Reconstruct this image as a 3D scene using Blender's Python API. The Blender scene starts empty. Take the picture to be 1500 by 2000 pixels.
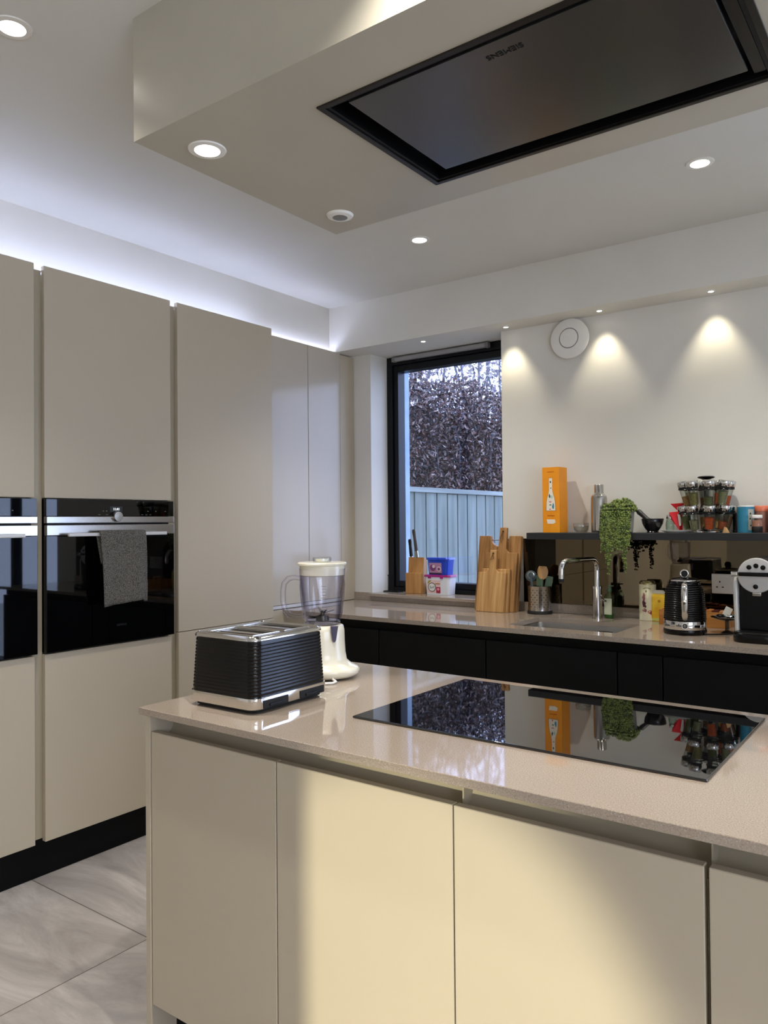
import bpy, bmesh, math, random
from mathutils import Vector, Matrix
from math import sin, cos, pi, radians

S = bpy.context.scene
COL = S.collection

# ------------------------------------------------------------------ camera
cam_d = bpy.data.cameras.new('camera')
cam = bpy.data.objects.new('camera', cam_d)
COL.objects.link(cam)
YAW, PITCH, ROLL = 0.63457, 0.01324, -0.0087
cam_d.sensor_fit = 'VERTICAL'
cam_d.sensor_height = 36.0
cam_d.lens = 1512.33 / 2000 * 36.0
cam_d.clip_start = 0.02
f0 = Vector((-sin(YAW), cos(YAW), 0)); r0 = Vector((cos(YAW), sin(YAW), 0)); u0 = Vector((0, 0, 1))
f1 = f0 * cos(PITCH) + u0 * sin(PITCH); u1 = -f0 * sin(PITCH) + u0 * cos(PITCH)
r2 = r0 * cos(ROLL) + u1 * sin(ROLL); u2 = -r0 * sin(ROLL) + u1 * cos(ROLL)
cam.matrix_world = Matrix(((r2.x, u2.x, -f1.x, 0), (r2.y, u2.y, -f1.y, 0), (r2.z, u2.z, -f1.z, 1.347), (0, 0, 0, 1)))
S.camera = cam

# ------------------------------------------------------------------ world, exposure
S.view_settings.view_transform = 'Standard'
S.view_settings.look = 'None'
S.view_settings.gamma = 1.0
S.view_settings.use_curve_mapping = False
S.view_settings.exposure = 0.38
W = bpy.data.worlds.new('sky'); S.world = W; W.use_nodes = True
bg = W.node_tree.nodes['Background']
bg.inputs[0].default_value = (0.52, 0.62, 0.95, 1)
bg.inputs[1].default_value = 4.2

# light levels (watts)
E_CEIL, E_BOX, E_BULK, E_BEAM, E_DOOR = 34.0, 17.0, 4.8, 450.0, 38.0
E_STRIP = 23.0
WARM = (1.0, 0.86, 0.66); NEUT = (1.0, 0.95, 0.88)

def lamp(kind, name, loc, energy, color, aim=(0, 0, -1), size=0.05, cone=100, blend=0.6, parent=None, **kw):
    d = bpy.data.lights.new(name, kind)
    d.energy = energy; d.color = color
    if kind == 'SPOT':
        d.spot_size = radians(cone); d.spot_blend = blend; d.shadow_soft_size = size
    elif kind == 'AREA':
        d.shape = 'RECTANGLE'; d.size = size; d.size_y = kw.get('size_y', size)
        if 'spread' in kw: d.spread = radians(kw['spread'])
    else:
        d.shadow_soft_size = size
    o = bpy.data.objects.new(name, d); COL.objects.link(o)
    q = Vector(aim).to_track_quat('-Z', 'Y')
    o.rotation_euler = q.to_euler(); o.location = loc
    if parent: o.parent = parent
    return o

# daylight entering through the glazed garden door in the back wall (area light in the opening)
lamp('AREA', 'daylight_garden_door', (1.55, 3.90, 1.15), E_DOOR, (0.62, 0.76, 1.0), aim=(-0.35, -1, 0), size=1.9, size_y=2.1)
# fill light added behind an invented window of the right-hand wall, out of view
lamp('AREA', 'side_fill_light', (3.16, -0.9, 1.55), 40.0, (0.86, 0.93, 1.0), aim=(-1, 0.12, 0), size=2.6, size_y=1.25)
# assumed unseen spot behind the camera, added for the warm beam on island doors
lamp('SPOT', 'assumed_beam_spot', (-0.40, -2.60, 0.70), E_BEAM, (1.0, 0.95, 0.72), aim=(-0.465, 3.82, -0.32), size=0.035, cone=17.5, blend=0.5)

# ------------------------------------------------------------------ colour helpers
def lin(c):
    c = c / 255.0
    return c / 12.92 if c <= 0.04045 else ((c + 0.055) / 1.055) ** 2.4
def rgb(r, g, b): return (lin(r), lin(g), lin(b), 1.0)

MATS = {}
def mat(name, color, rough=0.5, metal=0.0, spec=0.5, ior=1.5, coat=0.0, emit=None, es=0.0, trans=0.0, alpha=1.0):
    m = bpy.data.materials.new(name); m.use_nodes = True
    p = m.node_tree.nodes['Principled BSDF']
    p.inputs['Base Color'].default_value = color
    p.inputs['Roughness'].default_value = rough
    p.inputs['Metallic'].default_value = metal
    p.inputs['IOR'].default_value = ior
    p.inputs['Specular IOR Level'].default_value = spec
    p.inputs['Coat Weight'].default_value = coat
    p.inputs['Coat Roughness'].default_value = 0.04
    p.inputs['Transmission Weight'].default_value = trans
    if emit: 
        p.inputs['Emission Color'].default_value = emit; p.inputs['Emission Strength'].default_value = es
    MATS[name] = m
    return m

def nodes(m): return m.node_tree.nodes, m.node_tree.links, m.node_tree.nodes['Principled BSDF']

def texco(m, scale=(1, 1, 1), kind='Object'):
    n, l, p = nodes(m)
    tc = n.new('ShaderNodeTexCoord'); mp = n.new('ShaderNodeMapping')
    mp.inputs['Scale'].default_value = scale
    l.new(tc.outputs[kind], mp.inputs['Vector'])
    return mp.outputs['Vector']

def noise_col(m, c1, c2, scale=5, detail=4, stretch=(1, 1, 1), lo=0.35, hi=0.65, bump=0.0, rough=None):
    n, l, p = nodes(m)
    v = texco(m, stretch)
    t = n.new('ShaderNodeTexNoise'); t.inputs['Scale'].default_value = scale; t.inputs['Detail'].default_value = detail
    l.new(v, t.inputs['Vector'])
    cr = n.new('ShaderNodeValToRGB')
    cr.color_ramp.elements[0].position = lo; cr.color_ramp.elements[0].color = c1
    cr.color_ramp.elements[1].position = hi; cr.color_ramp.elements[1].color = c2
    l.new(t.outputs['Fac'], cr.inputs['Fac']); l.new(cr.outputs['Color'], p.inputs['Base Color'])
    if bump:
        b = n.new('ShaderNodeBump'); b.inputs['Strength'].default_value = bump; b.inputs['Distance'].default_value = 0.002
        l.new(t.outputs['Fac'], b.inputs['Height']); l.new(b.outputs['Normal'], p.inputs['Normal'])
    return m

def clear(name, tint=(1, 1, 1, 1), ior=1.45, edge=(1, 1, 1, 1)):
    """thin clear plastic or glass: fresnel mix of see-through and mirror"""
    m = bpy.data.materials.new(name); m.use_nodes = True
    nt = m.node_tree; nt.nodes.clear()
    o = nt.nodes.new('ShaderNodeOutputMaterial'); mx = nt.nodes.new('ShaderNodeMixShader')
    tr = nt.nodes.new('ShaderNodeBsdfTransparent'); gl = nt.nodes.new('ShaderNodeBsdfGlossy'); fw = nt.nodes.new('ShaderNodeLayerWeight'); fw.inputs['Blend'].default_value = 0.5
    pw = nt.nodes.new('ShaderNodeMath'); pw.operation = 'POWER'; pw.inputs[1].default_value = 4.0
    fr = nt.nodes.new('ShaderNodeMath'); fr.operation = 'MULTIPLY_ADD'; r0_ = ((ior - 1) / (ior + 1)) ** 2
    fr.inputs[1].default_value = 1 - r0_; fr.inputs[2].default_value = r0_; fr.use_clamp = True
    nt.links.new(fw.outputs['Facing'], pw.inputs[0]); nt.links.new(pw.outputs[0], fr.inputs[0])
    gl.inputs['Roughness'].default_value = 0.03; gl.inputs['Color'].default_value = (1, 1, 1, 1)
    lw = nt.nodes.new('ShaderNodeLayerWeight'); lw.inputs['Blend'].default_value = 0.25
    mc = nt.nodes.new('ShaderNodeMix'); mc.data_type = 'RGBA'
    mc.inputs[6].default_value = tint; mc.inputs[7].default_value = edge
    nt.links.new(lw.outputs['Facing'], mc.inputs[0]); nt.links.new(mc.outputs[2], tr.inputs['Color'])
    nt.links.new(fr.outputs[0], mx.inputs[0]); nt.links.new(tr.outputs[0], mx.inputs[1]); nt.links.new(gl.outputs[0], mx.inputs[2])
    nt.links.new(mx.outputs[0], o.inputs[0])
    MATS[name] = m
    return m

# ------------------------------------------------------------------ materials
wall_white = mat('wall_paint', rgb(214, 210, 204), 0.85)
noise_col(wall_white, rgb(218, 215, 205), rgb(222, 219, 210), 3, 3)
ceil_white = mat('ceiling_paint', rgb(216, 215, 207), 0.9)
noise_col(ceil_white, rgb(214, 213, 205), rgb(218, 217, 209), 2, 3)
box_paint = mat('box_paint', rgb(168, 161, 146), 0.30, spec=0.35)
noise_col(box_paint, rgb(178, 172, 156), rgb(183, 177, 161), 3, 3)
greige = mat('greige_matt_lacquer', rgb(186, 174, 152), 0.42, spec=0.4)
noise_col(greige, rgb(185, 173, 151), rgb(188, 176, 154), 1.5, 3)
greige_gloss = mat('greige_gloss_lacquer', rgb(184, 172, 155), 0.16, spec=0.32)
noise_col(greige_gloss, rgb(188, 178, 160), rgb(191, 181, 163), 1.5, 3)
rail_greige = mat('handle_rail_paint', rgb(160, 148, 128), 0.4)
noise_col(rail_greige, rgb(168, 157, 134), rgb(172, 161, 138), 3, 3)
black_matt = mat('black_matt_lacquer', rgb(14, 15, 16), 0.5, spec=0.15)
noise_col(black_matt, rgb(12, 13, 14), rgb(16, 17, 18), 3, 3)
plinth_black = mat('plinth_black', rgb(10, 11, 12), 0.45, spec=0.12)
noise_col(plinth_black, rgb(9, 10, 11), rgb(12, 13, 14), 4, 3)
black_glass = mat('black_glass', rgb(5, 5, 6), 0.015, spec=0.75, ior=1.6)
oven_glass = mat('oven_glass', rgb(3, 3, 4), 0.02, spec=0.38, ior=1.5)
frame_black = mat('window_frame_anthracite', rgb(9, 11, 14), 0.4, spec=0.25)
noise_col(frame_black, rgb(8, 10, 13), rgb(11, 13, 16), 6, 2)
steel = mat('brushed_steel', rgb(186, 182, 176), 0.22, metal=1.0)
chrome = mat('chrome', rgb(215, 213, 210), 0.07, metal=1.0)
dark_steel = mat('dark_steel', rgb(70, 68, 66), 0.35, metal=1.0)
alu = mat('silver_plastic', rgb(206, 204, 200), 0.38, metal=0.25)
white_plastic = mat('white_plastic', rgb(232, 230, 222), 0.35)
cream_plastic = mat('cream_plastic', rgb(232, 225, 203), 0.25, coat=0.3)
black_plastic = mat('black_gloss_plastic', rgb(5, 5, 6), 0.22, spec=0.3)
black_soft = mat('black_satin_plastic', rgb(8, 8, 9), 0.42, spec=0.25)
rubber = mat('rubber', rgb(8, 8, 8), 0.7)
led = mat('led_cool', (0.8, 0.85, 1, 1), emit=(0.58, 0.65, 1.0, 1), es=E_STRIP)
bulb = mat('bulb_glow', (1, 1, 1, 1), emit=(1.0, 0.95, 0.86, 1), es=14.0)
bulb_small = mat('bulb_glow_small', (1, 1, 1, 1), emit=(1.0, 0.93, 0.8, 1), es=10.0)
lens_off = mat('lens_unlit', rgb(120, 118, 116), 0.3)
glass_win = clear('window_glass', (0.93, 0.96, 1, 1), 1.5)
glass_clear = clear('clear_glass', (0.93, 0.95, 0.95, 1), 1.45, (0.7, 0.72, 0.72, 1))
jug_plastic = clear('clear_violet_plastic', (0.98, 0.98, 1.0, 1), 1.42, (0.50, 0.48, 0.60, 1))
smoke_plastic = mat('smoked_plastic', rgb(70, 66, 90), 0.2)

# brown smoked mirror
mirror = mat('bronze_mirror', (0.205, 0.165, 0.125, 1), 0.012, metal=1.0)
noise_col(mirror, (0.118, 0.094, 0.062, 1), (0.124, 0.099, 0.066, 1), 2, 2)
hood_glass = mat('hood_glass', (0.16, 0.16, 0.16, 1), 0.26, metal=0.9)
noise_col(hood_glass, (0.148, 0.150, 0.145, 1), (0.156, 0.158, 0.152, 1), 60, 2, (1, 30, 1))

# quartz worktop: fine speckle, polished top
quartz = mat('quartz_worktop', rgb(160, 146, 131), 0.045, spec=0.5, ior=1.6)
def _quartz():
    n, l, p = nodes(quartz)
    v = texco(quartz)
    t = n.new('ShaderNodeTexNoise'); t.inputs['Scale'].default_value = 420; t.inputs['Detail'].default_value = 2
    l.new(v, t.inputs['Vector'])
    cr = n.new('ShaderNodeValToRGB'); e = cr.color_ramp.elements
    e[0].position = 0.30; e[0].color = rgb(134, 121, 107); e[1].position = 0.72; e[1].color = rgb(186, 174, 160)
    m1 = e.new(0.44); m1.color = rgb(158, 144, 129)
    m2 = e.new(0.58); m2.color = rgb(162, 148, 133)
    l.new(t.outputs['Fac'], cr.inputs['Fac'])
    t2 = n.new('ShaderNodeTexNoise'); t2.inputs['Scale'].default_value = 2.2; t2.inputs['Detail'].default_value = 6
    l.new(v, t2.inputs['Vector'])
    cr2 = n.new('ShaderNodeValToRGB'); cr2.color_ramp.elements[0].color = (0.93, 0.93, 0.93, 1); cr2.color_ramp.elements[1].color = (1.05, 1.04, 1.03, 1)
    cr2.color_ramp.elements[0].position = 0.3; cr2.color_ramp.elements[1].position = 0.7
    l.new(t2.outputs['Fac'], cr2.inputs['Fac'])
    mx = n.new('ShaderNodeMix'); mx.data_type = 'RGBA'; mx.blend_type = 'MULTIPLY'; mx.inputs[0].default_value = 1
    l.new(cr.outputs['Color'], mx.inputs[6]); l.new(cr2.outputs['Color'], mx.inputs[7])
    l.new(mx.outputs[2], p.inputs['Base Color'])
_quartz()

# floor: large concrete-look porcelain tiles, joints in world metres
tile = mat('porcelain_tile', rgb(150, 143, 134), 0.38)
def _tile():
    n, l, p = nodes(tile)
    tc = n.new('ShaderNodeTexCoord')
    mp = n.new('ShaderNodeMapping'); mp.inputs['Location'].default_value = (2.13, -1.583, 0)
    l.new(tc.outputs['Object'], mp.inputs['Vector'])
    sx = n.new('ShaderNodeSeparateXYZ'); l.new(mp.outputs[0], sx.inputs[0])
    def joint(out, size):
        d = n.new('ShaderNodeMath'); d.operation = 'DIVIDE'; d.inputs[1].default_value = size; l.new(out, d.inputs[0])
        pp = n.new('ShaderNodeMath'); pp.operation = 'PINGPONG'; pp.inputs[1].default_value = 0.5; l.new(d.outputs[0], pp.inputs[0])
        lt = n.new('ShaderNodeMath'); lt.operation = 'LESS_THAN'; lt.inputs[1].default_value = 0.0017 / size; l.new(pp.outputs[0], lt.inputs[0])
        fl = n.new('ShaderNodeMath'); fl.operation = 'FLOOR'; l.new(d.outputs[0], fl.inputs[0])
        return lt.outputs[0], fl.outputs[0]
    jx, fx = joint(sx.outputs[0], 0.8); jy, fy = joint(sx.outputs[1], 0.8)
    mxn = n.new('ShaderNodeMath'); mxn.operation = 'MAXIMUM'; l.new(jx, mxn.inputs[0]); l.new(jy, mxn.inputs[1])
    cmb = n.new('ShaderNodeCombineXYZ'); l.new(fx, cmb.inputs[0]); l.new(fy, cmb.inputs[1])
    sc = n.new('ShaderNodeVectorMath'); sc.operation = 'SCALE'; sc.inputs['Scale'].default_value = 3.7; l.new(cmb.outputs[0], sc.inputs[0])
    ad = n.new('ShaderNodeVectorMath'); ad.operation = 'ADD'; l.new(mp.outputs[0], ad.inputs[0]); l.new(sc.outputs[0], ad.inputs[1])
    rot = n.new('ShaderNodeMapping'); rot.inputs['Rotation'].default_value = (0, 0, 0.75); rot.inputs['Scale'].default_value = (1, 3.2, 1)
    l.new(ad.outputs[0], rot.inputs['Vector'])
    t = n.new('ShaderNodeTexNoise'); t.inputs['Scale'].default_value = 1.5; t.inputs['Detail'].default_value = 10; t.inputs['Roughness'].default_value = 0.68
    t.inputs['Distortion'].default_value = 0.9
    l.new(rot.outputs[0], t.inputs['Vector'])
    cr = n.new('ShaderNodeValToRGB'); e = cr.color_ramp.elements
    e[0].position = 0.30; e[0].color = rgb(142, 135, 130); e[1].position = 0.70; e[1].color = rgb(206, 199, 192)
    k = e.new(0.5); k.color = rgb(172, 165, 159)
    l.new(t.outputs['Fac'], cr.inputs['Fac'])
    mx = n.new('ShaderNodeMix'); mx.data_type = 'RGBA'; l.new(mxn.outputs[0], mx.inputs[0])
    l.new(cr.outputs['Color'], mx.inputs[6]); mx.inputs[7].default_value = rgb(84, 76, 68)
    l.new(mx.outputs[2], p.inputs['Base Color'])
_tile()

def wood_mat(name, c1, c2, scale=8, stretch=(1, 1, 0.08), rough=0.5):
    m = mat(name, c1, rough, spec=0.3)
    return noise_col(m, c1, c2, scale, 6, stretch, 0.35, 0.68, bump=0.1)
acacia = wood_mat('acacia_wood', rgb(128, 88, 48), rgb(186, 140, 88), 40, (1, 1, 0.12))
bamboo = wood_mat('bamboo_wood', rgb(170, 124, 72), rgb(208, 166, 110), 60, (1, 1, 0.05))
bamboo_dark = wood_mat('bamboo_wood_dark', rgb(142, 100, 56), rgb(184, 140, 88), 50, (1, 1, 0.06))
beech = wood_mat('beech_wood', rgb(166, 118, 66), rgb(198, 150, 92), 40, (1, 1, 0.08))
crate_wood = wood_mat('crate_wood', rgb(170, 108, 48), rgb(205, 145, 78), 30, (0.1, 1, 1))
fence_wood = wood_mat('weathered_fence_wood', rgb(104, 113, 106), rgb(130, 139, 132), 14, (1, 1, 0.12), 0.8)
fence_rail = wood_mat('fence_capping_wood', rgb(122, 130, 126), rgb(152, 160, 156), 20, (1, 0.06, 1), 0.8)

# ------------------------------------------------------------------ mesh builder
def rmat(rot):
    if rot is None: return Matrix.Identity(4)
    return Matrix.Rotation(rot[2], 4, 'Z') @ Matrix.Rotation(rot[1], 4, 'Y') @ Matrix.Rotation(rot[0], 4, 'X')

class MB:
    def __init__(s): s.v = []; s.f = []; s.mi = []; s.cur = 0; s.M = Matrix.Identity(4); s.bev = False
    def m(s, i): s.cur = i; return s
    def add(s, vs, fs):
        b = len(s.v); M = s.M
        for v in vs: s.v.append(tuple(M @ Vector(v)))
        for f in fs: s.f.append(tuple(b + i for i in f)); s.mi.append(s.cur)
        return s
    def box(s, x0, x1, y0, y1, z0, z1, bev=0.0, seg=2, M=None):
        bm = bmesh.new(); bmesh.ops.create_cube(bm, size=1)
        for v in bm.verts:
            v.co = Vector(((x0 + x1) / 2 + v.co.x * (x1 - x0), (y0 + y1) / 2 + v.co.y * (y1 - y0), (z0 + z1) / 2 + v.co.z * (z1 - z0)))
        if bev > 0:
            s.bev = True
            bev = min(bev, 0.49 * min(x1 - x0, y1 - y0, z1 - z0))
            bmesh.ops.bevel(bm, geom=bm.edges[:], offset=bev, segments=seg, affect='EDGES', profile=0.5)
        if M is not None: bm.transform(M)
        bm.verts.index_update()
        s.add([v.co[:] for v in bm.verts], [[v.index for v in f.verts] for f in bm.faces]); bm.free(); return s
    def loft(s, rings, cap=(True, True), close=True):
        n = len(rings[0]); vs = [p for r in rings for p in r]; fs = []
        for i in range(len(rings) - 1):
            for j in range(n if close else n - 1):
                k = (j + 1) % n
                fs.append((i * n + j, i * n + k, (i + 1) * n + k, (i + 1) * n + j))
        if cap[0]: fs.append(tuple(reversed(range(n))))
        if cap[1]: fs.append(tuple(range((len(rings) - 1) * n, len(rings) * n)))
        return s.add(vs, fs)
    def lathe(s, prof, n=40, c=(0, 0, 0), M=None, cap=(True, True), sx=1, sy=1):
        rings = []
        for r, z in prof:
            r = max(r, 1e-5)
            rings.append([Vector((c[0] + sx * r * cos(2 * pi * j / n), c[1] + sy * r * sin(2 * pi * j / n), c[2] + z)) for j in range(n)])
        if M is not None: rings = [[M @ p for p in r] for r in rings]
        return s.loft(rings, cap)
    def tube(s, path, r, n=12, cap=True, closed=False, flat=1.0):
        P = [Vector(p) for p in path]; rings = []; up = None
        N = len(P)
        for i, p in enumerate(P):
            if closed: t = (P[(i + 1) % N] - P[i - 1])
            else: t = P[min(i + 1, N - 1)] - P[max(i - 1, 0)]
            t.normalize()
            if up is None:
                up = Vector((0, 0, 1)) if abs(t.z) < 0.9 else Vector((1, 0, 0))
            a = t.cross(up)
            if a.length < 1e-6: a = t.orthogonal()
            a.normalize(); b = a.cross(t).normalized(); up = b
            rr = r[i] if isinstance(r, (list, tuple)) else r
            rings.append([p + a * rr * cos(2 * pi * j / n) + b * rr * flat * sin(2 * pi * j / n) for j in range(n)])
        if closed: rings.append(rings[0])
        return s.loft(rings, (cap and not closed, cap and not closed))
    def prism(s, poly, d0, d1, axis='y', M=None):
        n = len(poly); vs = []
        for d in (d0, d1):
            for a, b in poly:
                v = {'y': (a, d, b), 'x': (d, a, b), 'z': (a, b, d)}[axis]
                vs.append(M @ Vector(v) if M is not None else v)
        fs = [tuple(range(n)), tuple(reversed(range(n, 2 * n)))]
        for j in range(n):
            k = (j + 1) % n; fs.append((j, n + j, n + k, k))
        return s.add(vs, fs)
    def ico(s, c, r, sub=1, sc=(1, 1, 1)):
        bm = bmesh.new(); bmesh.ops.create_icosphere(bm, subdivisions=sub, radius=r)
        s.add([(c[0] + v.co.x * sc[0], c[1] + v.co.y * sc[1], c[2] + v.co.z * sc[2]) for v in bm.verts],
              [[v.index for v in f.verts] for f in bm.faces]); bm.free(); return s
    def build(s, name, mats, parent=None, loc=None, smooth=35, rotz=0):
        me = bpy.data.meshes.new(name); me.from_pydata(s.v, [], s.f)
        if not isinstance(mats, (list, tuple)): mats = [mats]
        for m in mats: me.materials.append(m)
        me.polygons.foreach_set('material_index', s.mi)
        bm = bmesh.new(); bm.from_mesh(me)
        bmesh.ops.recalc_face_normals(bm, faces=bm.faces[:])
        bm.to_mesh(me); bm.free()
        if smooth:
            me.polygons.foreach_set('use_smooth', [True] * len(me.polygons))
            me.set_sharp_from_angle(angle=radians(smooth))
        me.update()
        o = bpy.data.objects.new(name, me); COL.objects.link(o)
        if s.bev:
            wn = o.modifiers.new('face_normals', 'WEIGHTED_NORMAL'); wn.keep_sharp = True; wn.weight = 100
        if parent: o.parent = parent
        if loc: o.location = loc
        if rotz: o.rotation_euler[2] = rotz
        return o

def rr(w, d, r, n=6, cx=0, cy=0):
    """rounded rectangle outline"""
    pts = []
    r = min(r, w / 2 - 1e-5, d / 2 - 1e-5)
    for (sx, sy, a0) in ((1, 1, 0), (-1, 1, pi / 2), (-1, -1, pi), (1, -1, 3 * pi / 2)):
        for k in range(n + 1):
            a = a0 + k * pi / 2 / n
            pts.append((cx + sx * (w / 2 - r) + r * cos(a), cy + sy * (d / 2 - r) + r * sin(a)))
    return pts
def ring(pts, z): return [Vector((x, y, z)) for x, y in pts]

def thing(name, label, cat, loc=(0, 0, 0), rotz=0, group=None, rot=None):
    o = bpy.data.objects.new(name, None); COL.objects.link(o); o.location = loc
    o.rotation_euler = rot if rot else (0, 0, rotz)
    o.empty_display_size = 0.05
    o['label'] = label; o['category'] = cat
    if group: o['group'] = group
    return o
def tag(o, label, cat, group=None, kind=None):
    o['label'] = label; o['category'] = cat
    if group: o['group'] = group
    if kind: o['kind'] = kind
    return o
def struct(name, mb, m, label=None, smooth=0, parent=None):
    o = mb.build(name, m, parent, smooth=smooth); 
    if not parent:
        o['kind'] = 'structure'
        if label: o['label'] = label
    return o
def writing(s, size, M, m, parent, name='lettering', depth=0.0004, align='CENTER', squeeze=1.0):
    c = bpy.data.curves.new(name, 'FONT'); c.body = s; c.size = size; c.extrude = depth; c.align_x = align; c.align_y = 'CENTER'
    t = bpy.data.objects.new(name, c); COL.objects.link(t)
    dg = bpy.context.evaluated_depsgraph_get(); dg.update()
    me = bpy.data.meshes.new_from_object(t.evaluated_get(dg))
    bpy.data.objects.remove(t)
    me.transform(M @ Matrix.Diagonal((squeeze, 1, 1, 1)))
    me.materials.clear(); me.materials.append(m)
    o = bpy.data.objects.new(name, me); COL.objects.link(o); o.parent = parent
    return o
def at(x, y, z): return Matrix.Translation((x, y, z))
FRONT = Matrix.Rotation(pi / 2, 4, 'X')                       # text readable looking along +y
SIDE_X = Matrix.Rotation(pi / 2, 4, 'Z') @ Matrix.Rotation(pi / 2, 4, 'X')   # readable looking along -x
def copy_tree(o, parent=None):
    c = o.copy(); COL.objects.link(c); c.parent = parent
    for ch in list(o.children): copy_tree(ch, c)
    return c

# ================================================================== room shell
CZ, BX_Z = 2.60, 2.292
struct('floor', MB().box(-3.2, 3.2, -3.4, 3.9, -0.1, 0.0), tile, 'grey concrete-look tiled floor')
struct('ceiling', MB().box(-3.2, 3.2, -3.4, 3.9, CZ, CZ + 0.1), ceil_white, 'white ceiling')
struct('wall_left', MB().box(-3.2, -2.93, -3.4, 3.62, 2.325, CZ).box(-3.2, -3.12, -0.35, 3.62, 0, 2.325).box(-3.2, -2.93, -3.4, -0.35, 0, 2.325), wall_white, 'white wall above the tall cabinets')
WX0, WX1, WZ0 = -2.755, -1.895, 0.915
wb = MB().box(-3.2, WX0, 3.62, 3.9, 0, CZ).box(WX0, WX1, 3.62, 3.9, 0, WZ0).box(WX0, WX1, 3.62, 3.9, 2.338, CZ)
wb.box(WX1, 0.55, 3.62, 3.781, 0, CZ).box(WX1 + 0.115, 0.55, 3.781, 3.9, 0, CZ).box(WX1, WX1 + 0.115, 3.781, 3.9, 0, WZ0).box(WX1, WX1 + 0.115, 3.781, 3.9, 2.338, CZ).box(0.55, 2.45, 3.62, 3.9, 2.25, CZ).box(2.45, 3.2, 3.62, 3.9, 0, CZ)
struct('wall_back', wb, wall_white, 'white back wall with the window')
struct('wall_right', MB().box(3.1, 3.2, -3.4, -2.2, 0, CZ).box(3.1, 3.2, 0.4, 3.62, 0, CZ).box(3.1, 3.2, -2.2, 0.4, 0, 0.9).box(3.1, 3.2, -2.2, 0.4, 2.2, CZ), wall_white, 'white right wall')
w2 = bpy.data.objects.new('added_window', None); COL.objects.link(w2); w2['kind'] = 'structure'; w2['label'] = 'added unseen window in the right wall for fill light'  # invented window, frames the opening of the added side fill light
wf = MB()
for y in (-2.2, -1.36, -0.49, 0.34): wf.box(3.11, 3.15, y, y + 0.06, 0.9, 2.2)
wf.box(3.11, 3.15, -2.14, 0.34, 0.9, 0.96).box(3.11, 3.15, -2.14, 0.34, 2.14, 2.2)
wf.build('window_frame', frame_black, w2, smooth=0)
struct('wall_rear', MB().box(-2.93, 3.1, -3.4, -3.3, 0, CZ), wall_white, 'white wall behind the camera')
struct('beam_blocker_wall', MB().box(-1.75, -0.762, -0.76, -0.66, 0, CZ), wall_white, 'added unseen wall stub behind the camera that cuts the warm beam')  # invented stub, shapes the left edge of the assumed warm spot's beam
struct('trim_1', MB().box(-2.93, 3.1, 3.455, 3.62, 2.338, CZ), wall_white, 'white boxed-in bulkhead along the back wall')
# dropped ceiling box over the island
hb = MB(); bx0, bx1, by0, by1 = -1.618, 0.62, 1.169, 1.947
hx0, hx1, hy0, hy1 = -1.150, -0.283, 1.325, 1.823
for a in ((bx0, hx0, by0, by1), (hx1, bx1, by0, by1), (hx0, hx1, by0, hy0), (hx0, hx1, hy1, by1)):
    hb.box(a[0], a[1], a[2], a[3], BX_Z, CZ)
struct('trim_2', hb, box_paint, 'cream dropped ceiling box over the island')

# window: outer frame, sash, glass, sill
w = thing('window_1', 'dark framed window onto the garden hedge', 'window'); w['kind'] = 'structure'; del w['category']
Y = 3.782
WR = WX1 + 0.112; fl, sl = 0.040, 0.074
fm = MB()
fm.box(WX0, WX0 + fl, Y, Y + 0.10, WZ0, 2.338, 0.002).box(WR - fl, WR, Y, Y + 0.10, WZ0, 2.338, 0.002)
fm.box(WX0 + fl, WR - fl, Y, Y + 0.10, 2.290, 2.338, 0.002).box(WX0 + fl, WR - fl, Y, Y + 0.10, WZ0, 0.958, 0.002)
fm.build('window_frame', frame_black, w)
sm = MB()
sm.box(WX0 + fl + .002, WX0 + sl, Y + 0.012, Y + 0.085, 0.96, 2.288, 0.004).box(WR - sl, WR - fl - .002, Y + 0.012, Y + 0.085, 0.96, 2.288, 0.004)
sm.box(WX0 + sl, WR - sl, Y + 0.012, Y + 0.085, 2.250, 2.288, 0.004).box(WX0 + sl, WR - sl, Y + 0.012, Y + 0.085, 0.96, 0.996, 0.004)
sm.build('sash', frame_black, w)
MB().box(WX0 + sl - .005, WR - sl + .005, Y + 0.05, Y + 0.056, 0.990, 2.256).build('glass', glass_win, w, smooth=0)
struct('trim_3', MB().box(WX0 + 0.0005, WX1 - 0.0005, 3.585, Y - 0.001, WZ0, 0.935, 0.003), quartz, 'stone window sill')
tv = thing('blind_rail', 'slim grey blind rail under the head of the garden window', 'blind', (-2.37, 3.765, 2.318))
MB().box(-0.31, 0.31, -0.014, 0.014, -0.012, 0.012, 0.004).build('rail', mat('rail_grey', rgb(150, 148, 146), 0.5), tv)
for sx in (-0.315, 0.315): MB().box(sx - 0.012, sx + 0.012, -0.016, 0.016, -0.015, 0.015, 0.004).build('end_bracket', lens_off, tv)

# garden door on the right of the back wall (seen only in reflections)
d = bpy.data.objects.new('door_1', None); COL.objects.link(d); d['kind'] = 'structure'; d['label'] = 'glazed garden door'
dm = MB()
for x in (0.55, 1.47, 2.39): dm.box(x, x + 0.06, 3.74, 3.82, 0, 2.25)
dm.box(0.61, 1.47, 3.74, 3.82, 2.18, 2.25).box(1.53, 2.39, 3.74, 3.82, 2.18, 2.25).box(0.61, 1.47, 3.74, 3.82, 0, 0.07).box(1.53, 2.39, 3.74, 3.82, 0, 0.07)
dm.build('door_frame', frame_black, d)
MB().box(0.61, 1.47, 3.776, 3.782, 0.07, 2.18).box(1.53, 2.39, 3.776, 3.782, 0.07, 2.18).build('door_glass', glass_win, d, smooth=0)

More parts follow.
